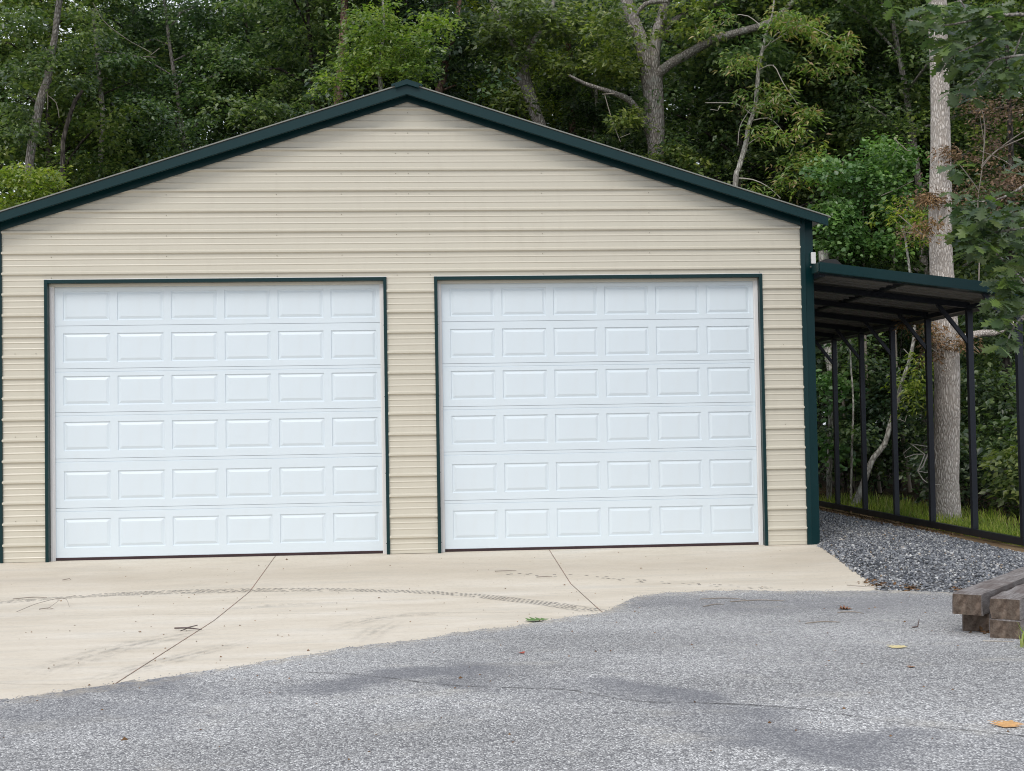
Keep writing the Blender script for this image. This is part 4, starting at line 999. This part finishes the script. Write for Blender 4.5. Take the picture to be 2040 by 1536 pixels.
C, R = px_blobs([(30, 350, 45, 22, 14, .6), (20, 400, 40, 20, 10, .6), (100, 355, 30, 16, 9, .6), (60, 385, 30, 14, 8, .6)], 12.3, 36); crown_from('foliage', C, R, 60, .115, L_YELL, o, 37)
g0 = at(60, 380, 12.3); twigs_mesh('stems', [([np.array([g0[0], 12.3, 0]), np.array([g0[0]+.1, 12.3, 2.5]), at(70, 370, 12.3)], [.07, .05, .02]), ([np.array([g0[0], 12.3, 0]), np.array([g0[0]-.4, 12.3, 3]), at(20, 380, 12.3)], [.06, .04, .02])], B_DARK, o)

# red-brown pine trunks and yellow-green maple behind the ridge
def simple_tree(name, label, P_, Y, bark_, crown=None, cm=L_GREEN, seed=1, branches=(), size=.115, per=60, kind='simple', gr=.14, rs=1):
    o = special(name, label); g = at(P_[0][0], P_[0][1], Y); p, r = px_path(P_, Y)
    dx = (p[0][0]-p[1][0])*2
    trunk_mesh('trunk', [np.array([g[0]+dx*.6, Y, float(G(g[0], Y))-.1]), np.array([g[0]+dx*.4, Y, p[0][2]*.5])]+p, [max(gr, r[0]*1.2), r[0]*1.1]+r, bark_, o, 10, .06, seed, .2)
    for b_ in branches:
        q, s_ = px_path(b_, Y); trunk_mesh('branch', q, s_, bark_, o, 7, .07, seed+1, .15)
    if crown:
        C, R = px_blobs(crown, Y-.3, seed+2, rs); crown_from('crown', C, R, per, size, cm, o, seed+3, kind)
    return o
simple_tree('pine_tree', 'straight red-brown pine trunk left of the garage peak', [(674, 215, 17), (678, 150, 16), (683, 80, 16), (686, 20, 15), (688, -60, 14), (690, -250, 10)], 15.5, B_RED, [(690, -120, 120, 40, 20)], L_DEEP, 50)
simple_tree('leaning_tree', 'brown trunk leaning right just behind the garage peak', [(872, 215, 17), (880, 170, 16), (888, 125, 15), (900, 80, 13), (912, 30, 10), (918, -20, 8)], 15, B_RED, [(930, 30, 40, 30, 8), (960, 90, 50, 40, 10)], L_GREEN, 55,
            [[(890, 120, 8), (885, 80, 7), (880, 70, 6)], [(905, 70, 6), (930, 45, 5), (960, 32, 3)], [(882, 180, 5), (900, 172, 4), (915, 168, 3)]])
simple_tree('maple_tree', 'bright yellow-green maple spreading behind the left of the peak', [(760, 200, 9), (755, 140, 8), (765, 60, 6), (760, -40, 4)], 12.6, B_LICH,
            [(745, 70, 60, 34, 26, .8), (700, 120, 50, 26, 16, .8), (770, 120, 55, 26, 18, .8), (665, 165, 24, 16, 8, .6), (840, 130, 40, 30, 14, .8), (730, 25, 60, 18, 12, .8), (850, 40, 40, 30, 12, .8), (820, 80, 30, 20, 8)], L_YELL, 60,
            [[(755, 150, 5), (720, 120, 4), (690, 105, 2)], [(757, 140, 5), (800, 110, 4), (850, 90, 2)]], size=.105, per=52)
simple_tree('dark_oak', 'dark-barked oak forking behind the right of the peak', [(1077, 255, 25), (1065, 225, 24), (1055, 190, 25), (1045, 160, 24), (1040, 140, 24)], 14, B_GREY,
            [(1060, 40, 60, 40, 20, 1.2), (1010, 30, 40, 30, 12, 1.2), (1120, 40, 50, 40, 16, 1.2), (1020, 110, 40, 14, 10, 1), (1140, 130, 50, 26, 14, 1), (980, 60, 30, 30, 10, 1), (1030, 200, 30, 20, 6, .6)], L_OAK, 65,
            [[(1042, 150, 17), (1030, 110, 14), (1018, 75, 13), (995, 40, 12), (975, -10, 10)], [(1043, 148, 16), (1052, 110, 14), (1065, 80, 13), (1085, 55, 11), (1100, 20, 10), (1106, -30, 8)], [(1055, 190, 7), (1035, 170, 6), (1012, 150, 4)]], size=.14)
simple_tree('pine_tree', 'slim reddish trunk right of the dark oak, near the top edge', [(1138, 180, 14), (1136, 130, 14), (1133, 90, 13), (1130, 40, 12), (1125, -20, 11)], 18, B_RED, None, seed=70, branches=[[(1133, 95, 5), (1120, 90, 4), (1108, 86, 3)], [(1130, 40, 6), (1118, 15, 6), (1100, -5, 5)]])
simple_tree('leaning_tree', 'dim trunk with dark side limb, deep in the wood left of the pale trunk', [(1728, 250, 16), (1737, 215, 16), (1748, 175, 15), (1757, 130, 13), (1764, 90, 12), (1770, 30, 10)], 19, B_GREY, [(1770, 40, 60, 30, 12)], L_DEEP, 75,
            [[(1734, 185, 7), (1745, 165, 8), (1760, 145, 7), (1778, 132, 6)], [(1760, 140, 5), (1752, 115, 4), (1735, 103, 3)]])
for lb, P_, Yq, sd in (('slender trunk in the left woodland beside the bright opening', [(200, 330, 10), (205, 240, 10), (195, 120, 9), (185, 20, 8)], 17, 80), ('dark thin trunk at the middle of the left roof slope', [(395, 300, 9), (392, 220, 8), (398, 130, 7), (392, 20, 6)], 19, 84),
                       ('dark bent trunk above the left roof slope beside the leaning grey one', [(125, 330, 9), (128, 270, 9), (150, 200, 8), (165, 180, 6)], 13.5, 88), ('grey distant trunk above the left roof slope', [(300, 330, 8), (296, 250, 8), (300, 160, 7), (310, 40, 6)], 22, 92),
                       ('thin dark trunk left of the red-brown pine', [(630, 240, 8), (640, 160, 8), (646, 80, 7), (640, -20, 6)], 19, 96), ('thin far trunk between the forked oak and the autumn tree', [(1375, 340, 7), (1372, 240, 7), (1380, 120, 6), (1376, 20, 6)], 20, 100),
                       ('dark thin trunk left of the dim leaning trunk', [(1650, 400, 8), (1655, 300, 8), (1648, 180, 7), (1655, 40, 6)], 21, 104)):
    simple_tree('slim_tree', lb, P_, Yq, B_DARK if 'dark' in lb else B_GREY, [(P_[-1][0], -40, 80, 30, 14)], L_GREEN, sd)

# autumn-tinted sparse tree
Y = 11; o = special('turning_tree', 'thin pale tree with drooping yellow and orange leaves behind the right roof slope')
g0 = at(1465, 372, Y)
p, r = px_path([(1464, 380, 12), (1472, 335, 11), (1485, 290, 11), (1492, 250, 10), (1504, 215, 9), (1508, 175, 9), (1512, 130, 8), (1520, 95, 7), (1528, 60, 6), (1538, 30, 4), (1545, -20, 3)], Y)
trunk_mesh('trunk', [np.array([g0[0]-.3, Y, -.1]), np.array([g0[0]-.2, Y, 3.])]+p, [.10, .075]+r, B_LICH, o, 9, .06, 110, .1)
lines = [px_path(P_, Y) for P_ in ([(1505, 215, 4), (1535, 205, 3, -.2), (1580, 215, 2, -.4)], [(1500, 240, 4), (1530, 235, 3, -.2), (1550, 250, 2, -.3), (1565, 270, 2, -.4)], [(1500, 230, 4), (1470, 208, 3, .1), (1440, 205, 3, .2), (1405, 205, 2, .3)],
        [(1435, 210, 3), (1430, 220, 2), (1415, 218, 2)], [(1510, 140, 4), (1540, 130, 3, -.3), (1560, 165, 3, -.5), (1590, 210, 2, -.6)], [(1522, 95, 4), (1560, 70, 4, -.3), (1600, 50, 3, -.5), (1660, 75, 2, -.6)], [(1522, 100, 3), (1550, 65, 3), (1570, 70, 2)],
        [(1516, 120, 3), (1490, 120, 3), (1460, 118, 2)], [(1487, 290, 3), (1500, 280, 3), (1530, 262, 2)], [(1470, 355, 5), (1500, 358, 4, -.2), (1530, 372, 3, -.3), (1555, 395, 3, -.4)], [(1528, 62, 4), (1490, 32, 3), (1460, 32, 2), (1435, 50, 2)], [(1500, 210, 3), (1475, 250, 3), (1470, 290, 2)],
        [(1508, 170, 3), (1530, 190, 3), (1540, 240, 2)])]
twigs_mesh('twigs', lines, TWIGP, o)
C, R = px_blobs([(1600, 40, 60, 22, 20, .5), (1650, 75, 50, 16, 14, .5), (1690, 85, 14, 22, 6, .4), (1560, 25, 40, 16, 8, .5), (1440, 20, 18, 10, 4, .3), (1420, 50, 18, 14, 4, .3), (1480, 112, 36, 9, 8, .4), (1460, 130, 8, 8, 2, .3), (1530, 170, 26, 12, 5, .4), (1570, 185, 24, 14, 6, .4),
                 (1600, 215, 36, 18, 10, .5), (1480, 195, 24, 12, 5, .4), (1540, 200, 40, 14, 7, .4), (1560, 260, 40, 16, 9, .5), (1600, 300, 40, 28, 14, .5), (1640, 340, 22, 22, 6, .5), (1560, 320, 40, 18, 8, .5), (1510, 255, 24, 12, 5, .4), (1500, 372, 20, 8, 4, .3), (1580, 360, 30, 16, 6, .4), (1640, 130, 60, 14, 10, .5)], Y-.4, 111, .62)
crown_from('crown', C, R, 24, .14, L_AUT, o, 112, 'long', .45, .7)

# bright vine-covered shrub mass right of the eave
o = special('vine_thicket', 'bright green broad-leaved vine thicket between the garage eave and the tall pale trunk', 'vine')
C, R = px_blobs([(1680, 420, 50, 40, 26, .8), (1740, 350, 60, 30, 26, .8), (1790, 410, 40, 40, 20, .8), (1700, 480, 60, 26, 20, .8), (1790, 300, 50, 26, 14, .8), (1660, 330, 40, 20, 10, .8), (1770, 480, 60, 26, 14, .8)], 10, 120, .9)
crown_from('foliage', C, R, 66, .085, L_VINE, o, 121, 'round', .6, .5)
twigs_mesh('stems', [([np.array([at(px_, 450, 10.2)[0]+.2, 10.2, 0]), np.array([at(px_, 450, 10.2)[0], 10.2, 2]), at(px_, 430, 10.2), at(px_+10, 320, 10.2)], [.06, .05, .03, .01]) for px_ in (1670, 1720, 1780)]+[px_path(P_, 9.2) for P_ in ([(1755, 390, 3), (1790, 375, 3), (1820, 360, 2)], [(1785, 275, 2), (1790, 290, 2), (1778, 310, 2)])], TWIG, o)
o = special('vine_thicket', 'dark climbing vines on low growth right behind the lean-to roof', 'vine')
C, R = px_blobs([(1700, 540, 60, 30, 20, .8), (1780, 560, 50, 30, 16, .8), (1680, 720, 40, 50, 22, .8), (1740, 780, 40, 60, 22, .8), (1690, 860, 30, 50, 14, .8), (1740, 900, 60, 40, 14, .8)], 10.5, 124)
crown_from('foliage', C, R, 40, .13, L_DEEP, o, 125, 'round', .7, .5)
twigs_mesh('stems', [([np.array([at(px_, 800, 10.7)[0], 10.7, 0]), at(px_, 800, 10.7), at(px_+10, 600, 10.7)], [.05, .03, .01]) for px_ in (1680, 1740, 1790)], B_DARK, o)

# brown withered branches right of the pale trunk
o = special('withered_branches', 'bare arching twigs with shrivelled red-brown leaves right of the tall pale trunk', 'dead branch')
lines = [px_path(P_, 5) for P_ in ([(1955, 335, 5), (1975, 310, 4), (2005, 285, 4), (2050, 255, 4)], [(1955, 330, 4), (1985, 300, 4), (2050, 270, 4)], [(1950, 560, 5), (1952, 470, 5), (1948, 400, 4), (1956, 340, 4), (1962, 250, 4), (1950, 200, 3)], [(1962, 290, 3), (1955, 250, 2), (1952, 230, 2)], [(1950, 380, 4), (1925, 345, 3), (1905, 320, 2)], [(1952, 300, 3), (2000, 320, 3), (2035, 345, 2)])]
twigs_mesh('twigs', lines, TWIG, o)
C, R = px_blobs([(2010, 350, 36, 30, 22, .6), (1985, 300, 30, 20, 8, .6), (1960, 220, 40, 26, 12, .6), (2010, 220, 30, 30, 10, .6), (1925, 370, 20, 20, 6, .5), (1990, 400, 30, 20, 8, .5), (1960, 280, 20, 14, 5, .5), (1830, 460, 26, 16, 6, .5), (1820, 400, 22, 14, 4, .5), (1930, 200, 20, 20, 5, .5)], 5.2, 130, .6)
crown_from('withered_leaves', C, R, 36, .06, L_DEAD, o, 131, 'simple', .8, .4)
o = special('dark_understorey_tree', 'leafy dark tree filling the right edge behind the withered branches')
C, R = px_blobs([(2000, 120, 60, 60, 24, .8), (1950, 440, 60, 60, 24, .8), (2020, 520, 50, 60, 20, .8), (2000, 640, 60, 40, 18, .8), (1930, 560, 40, 26, 10, .6), (1960, 740, 40, 60, 18, .8), (2010, 820, 40, 50, 14, .8)], 7.2, 134)
crown_from('crown', C, R, 52, .12, L_DEEP, o, 135)
trunk_mesh('trunk', [np.array([at(2010, 600, 7.4)[0], 7.4, -.1]), at(2005, 700, 7.4), at(2015, 400, 7.4), at(2005, 60, 7.4)], [.1, .08, .06, .03], B_DARK, o, 8, .06, 136)

# pine boughs low at the right edge
o = special('young_pine', 'young pine with long needles at the right edge beyond the lean-to', 'tree')
rg2 = np.random.default_rng(140); base, ax, nr = [], [], []
for (px_, py_, s_) in ((2010, 905, 1), (1985, 900, 1), (2030, 890, 1), (2000, 880, .8), (2035, 930, 1), (2020, 975, 1), (2038, 955, .9), (2040, 1000, 1), (2045, 860, 1)):
    for _ in range(5):
        c = at(px_+rg2.normal(0, 10), py_+rg2.normal(0, 8), 6.3+rg2.uniform(-.3, .3))
        for _ in range(90):
            v_ = rg2.normal(0, 1, 3); v_[2] = abs(v_[2])*.8; v_ /= np.linalg.norm(v_); base.append(c+v_*.01+rg2.normal(0, .03, 3)); ax.append(v_); nr.append(rg2.normal(0, 1, 3))
n = len(base); S = np.array([(-.012, 0, 0), (.012, 0, 0), (0, 1, -.1)]); base, ax, nr = map(np.array, (base, ax, nr))
side = np.cross(ax, nr); side /= np.linalg.norm(side, axis=1)[:, None]; no = np.cross(side, ax); L_ = rg2.uniform(.10, .19, n)
V = base[:, None]+(S[None, :, 0, None]*side[:, None]*1.6+S[None, :, 1, None]*ax[:, None]+S[None, :, 2, None]*no[:, None])*L_[:, None, None]
link('needles', new_mesh('needles', V.reshape(-1, 3), np.arange(n*3).reshape(-1, 3), L_PINE), o, kind='stuff')
trunk_mesh('trunk', [np.array([at(2050, 1000, 6.4)[0], 6.4, -.1]), at(2048, 900, 6.4), at(2046, 780, 6.4)], [.04, .03, .01], B_DARK, o, 7, .05, 141)
twigs_mesh('branches', [px_path(P_, 6.4) for P_ in ([(2048, 920, 4), (2010, 905, 3), (1985, 900, 2)], [(2048, 990, 4), (2025, 975, 3)], [(2048, 890, 4), (2000, 880, 2)])], B_DARK, o)

# tell apart the pairs that would otherwise read the same
same = {}
for q in list(COL.objects):
    if q.parent is None and q.get('group') and q.name.split('.')[0] in ('woodland_tree', 'shrub'): same.setdefault(q['label'], []).append(q)
for lb, L_ in same.items():
    if len(L_) < 2: continue
    L_.sort(key=lambda q: float(proj((q.location[0], q.location[1], 5))[0]))
    words = {2: ('left one', 'right one'), 3: ('left one', 'middle one', 'right one')}.get(len(L_), [f'number {k_+1} from the left' for k_ in range(len(L_))])
    for q, w_ in zip(L_, words): q['label'] = ' '.join((lb+', '+w_).split()[:16])
# foreground oak hanging in from the right: leaves one by one
o = special('overhanging_oak', 'broad-lobed oak boughs hanging into the right side of the photo in front of the lean-to')
YO = -2.6
trunk_mesh('trunk', [np.array([7.4, YO, -.1]), np.array([7.35, YO, 2.5]), np.array([7.25, YO, 5.0]), np.array([7.1, YO, 7.5])], [.19, .16, .13, .09], B_GREY, o, 12, .05, 150)
BR = [[(2150, 560, 12), (2080, 590, 9), (2040, 560, 7), (2000, 520, 5), (1960, 480, 3)], [(2080, 590, 7), (2050, 620, 6), (2020, 650, 4), (2000, 700, 3)], [(2150, 300, 12), (2080, 330, 8), (2040, 370, 6), (1980, 400, 4), (1930, 400, 2)], [(2150, 420, 10), (2060, 450, 6), (2000, 460, 5), (1940, 470, 3)],
      [(2150, 40, 14), (2080, 30, 9), (2000, 30, 7), (1940, 40, 5), (1880, 50, 4), (1810, 40, 2)], [(2000, 30, 5), (1960, 80, 4), (1900, 110, 3), (1870, 150, 2)], [(2150, 130, 10), (2060, 110, 7), (1980, 120, 4), (1930, 150, 3)], [(1940, 40, 4), (1900, -10, 3), (1840, -20, 3)], [(2070, 30, 5), (2040, 60, 4), (2020, 110, 3)], [(1980, 120, 4), (1940, 165, 3), (1905, 190, 2)]]
spots = []
rg2 = np.random.default_rng(151)
for P_ in BR:
    p, r = px_path([(a, b2, c2) for a, b2, c2 in P_], YO); trunk_mesh('branch', p, r, B_GREY, o, 6, .06, 152, .1)
PATCH = [(1930, 440, 34, 22, 20), (1945, 490, 30, 20, 14), (1960, 470, 30, 26, 18), (1905, 470, 14, 10, 6), (2010, 600, 22, 26, 18), (1995, 560, 20, 20, 12), (1900, 30, 70, 26, 46), (1830, 18, 36, 16, 16), (1970, 40, 60, 34, 50), (1900, 80, 40, 26, 30), (1850, 50, 26, 14, 10), (1950, 110, 50, 26, 34), (1995, 150, 40, 20, 20), (1900, 175, 26, 16, 14), (1880, 120, 22, 20, 12), (2020, 80, 30, 40, 30),
         (1935, 395, 36, 24, 20), (1990, 430, 40, 28, 34), (1930, 465, 34, 22, 24), (1990, 490, 44, 26, 40), (2030, 430, 20, 50, 24), (2000, 545, 26, 26, 26), (2020, 580, 30, 30, 30), (1985, 600, 14, 12, 6), (2010, 640, 24, 26, 20), (2005, 680, 16, 20, 8), (1910, 335, 20, 12, 6), (2030, 330, 20, 14, 6), (1925, 430, 20, 12, 8)]
bb, aa, nn_, ss = [], [], [], []
for px_, py_, hw, hh, cnt in PATCH:
    k_ = 0
    while k_ < cnt*1.35:
        c = at(px_+rg2.normal(0, .55)*hw, py_+rg2.normal(0, .55)*hh, YO+rg2.uniform(-.45, .45)); a0 = rg2.uniform(0, 6.28)
        for q in range(int(rg2.integers(3, 6))):     # whorl of leaves at a twig end
            a1 = a0+q*1.35+rg2.normal(0, .25)
            bb.append(c); aa.append((math.cos(a1), math.sin(a1)*.8, rg2.normal(-.35, .35))); nn_.append((rg2.normal(0, .35), rg2.normal(-.35, .35), 1)); ss.append(rg2.uniform(.13, .21)); k_ += 1
bb, aa, nn_, ss = np.array(bb), np.array(aa), np.array(nn_), np.array(ss)
order = rg2.permutation(len(bb)); one, rest = order[:300], order[300:]
S, Fq = leaf_shape('oak'); lm0 = new_mesh('leaf', S, [tuple(map(int, f)) for f in Fq], L_OAK)
V, F = leaves(bb[rest], aa[rest], nn_[rest], ss[rest], 'oak')
link('leaves', new_mesh('leaves', V, F, L_OAK), o, kind='stuff')
for i_ in one:
    ax = Vector(aa[i_]).normalized(); sd = ax.cross(Vector(nn_[i_])).normalized(); no = sd.cross(ax)
    q = link('leaf', lm0, o); q.matrix_local = Matrix(((sd[0], ax[0], no[0], bb[i_][0]), (sd[1], ax[1], no[1], bb[i_][1]), (sd[2], ax[2], no[2], bb[i_][2]), (0, 0, 0, 1))) @ Matrix.Scale(float(ss[i_]), 4)

# grass along the wood's edge and a tuft at the right of the drive
def grass(name, label, xf, y0, y1, n, hmin, hmax, seed):
    rg2 = np.random.default_rng(seed); y = rg2.uniform(y0, y1, n); x = xf(y, rg2.random(n))
    clump = .5+.5*np.sin(x*3.1+np.sin(y*2.3)*2)*np.cos(y*2.7+x); keep = rg2.random(n) < .12+.88*clump**1.5; x, y = x[keep], y[keep]; n = len(x)
    h = rg2.uniform(hmin, hmax, n)*(.6+.6*clump[keep]); a = rg2.uniform(0, 6.28, n); w_ = rg2.uniform(.003, .007, n); le = rg2.uniform(.1, .7, n)*h
    ux, uy = np.cos(a), np.sin(a); z = G(x, y)-.03
    P0 = np.stack([x-uy*w_, y+ux*w_, z], 1); P1 = np.stack([x+uy*w_, y-ux*w_, z], 1)
    M0 = np.stack([x+ux*le*.3-uy*w_*.8, y+uy*le*.3+ux*w_*.8, z+h*.6], 1); M1 = np.stack([x+ux*le*.3+uy*w_*.8, y+uy*le*.3-ux*w_*.8, z+h*.6], 1)
    T = np.stack([x+ux*le, y+uy*le, z+h*.95], 1)
    V = np.stack([P0, P1, M1, M0, T], 1).reshape(-1, 3)
    F = (np.array([(0, 1, 2), (0, 2, 3), (3, 2, 4)])[None]+(np.arange(n)*5)[:, None, None]).reshape(-1, 3)
    link(name, new_mesh(name, V, F, L_GRASS), kind='stuff', label=label, category='grass')
grass('grass', 'bright grass and weeds growing along the outside of the lean-to rail', lambda y, u: 6.99+u*u*1.5, -1.2, 9.5, 17000, .04, .22, 160)
grass('grass', 'green grass tuft at the right edge of the drive below the timbers', lambda y, u: 3.60+u*.7, -8.0, -7.05, 2600, .10, .22, 161)
strip('grass_bank', LITTER, lambda y: 7.2, lambda y: 9.5, -3, 12, 8, 60, -.02, kind='structure')
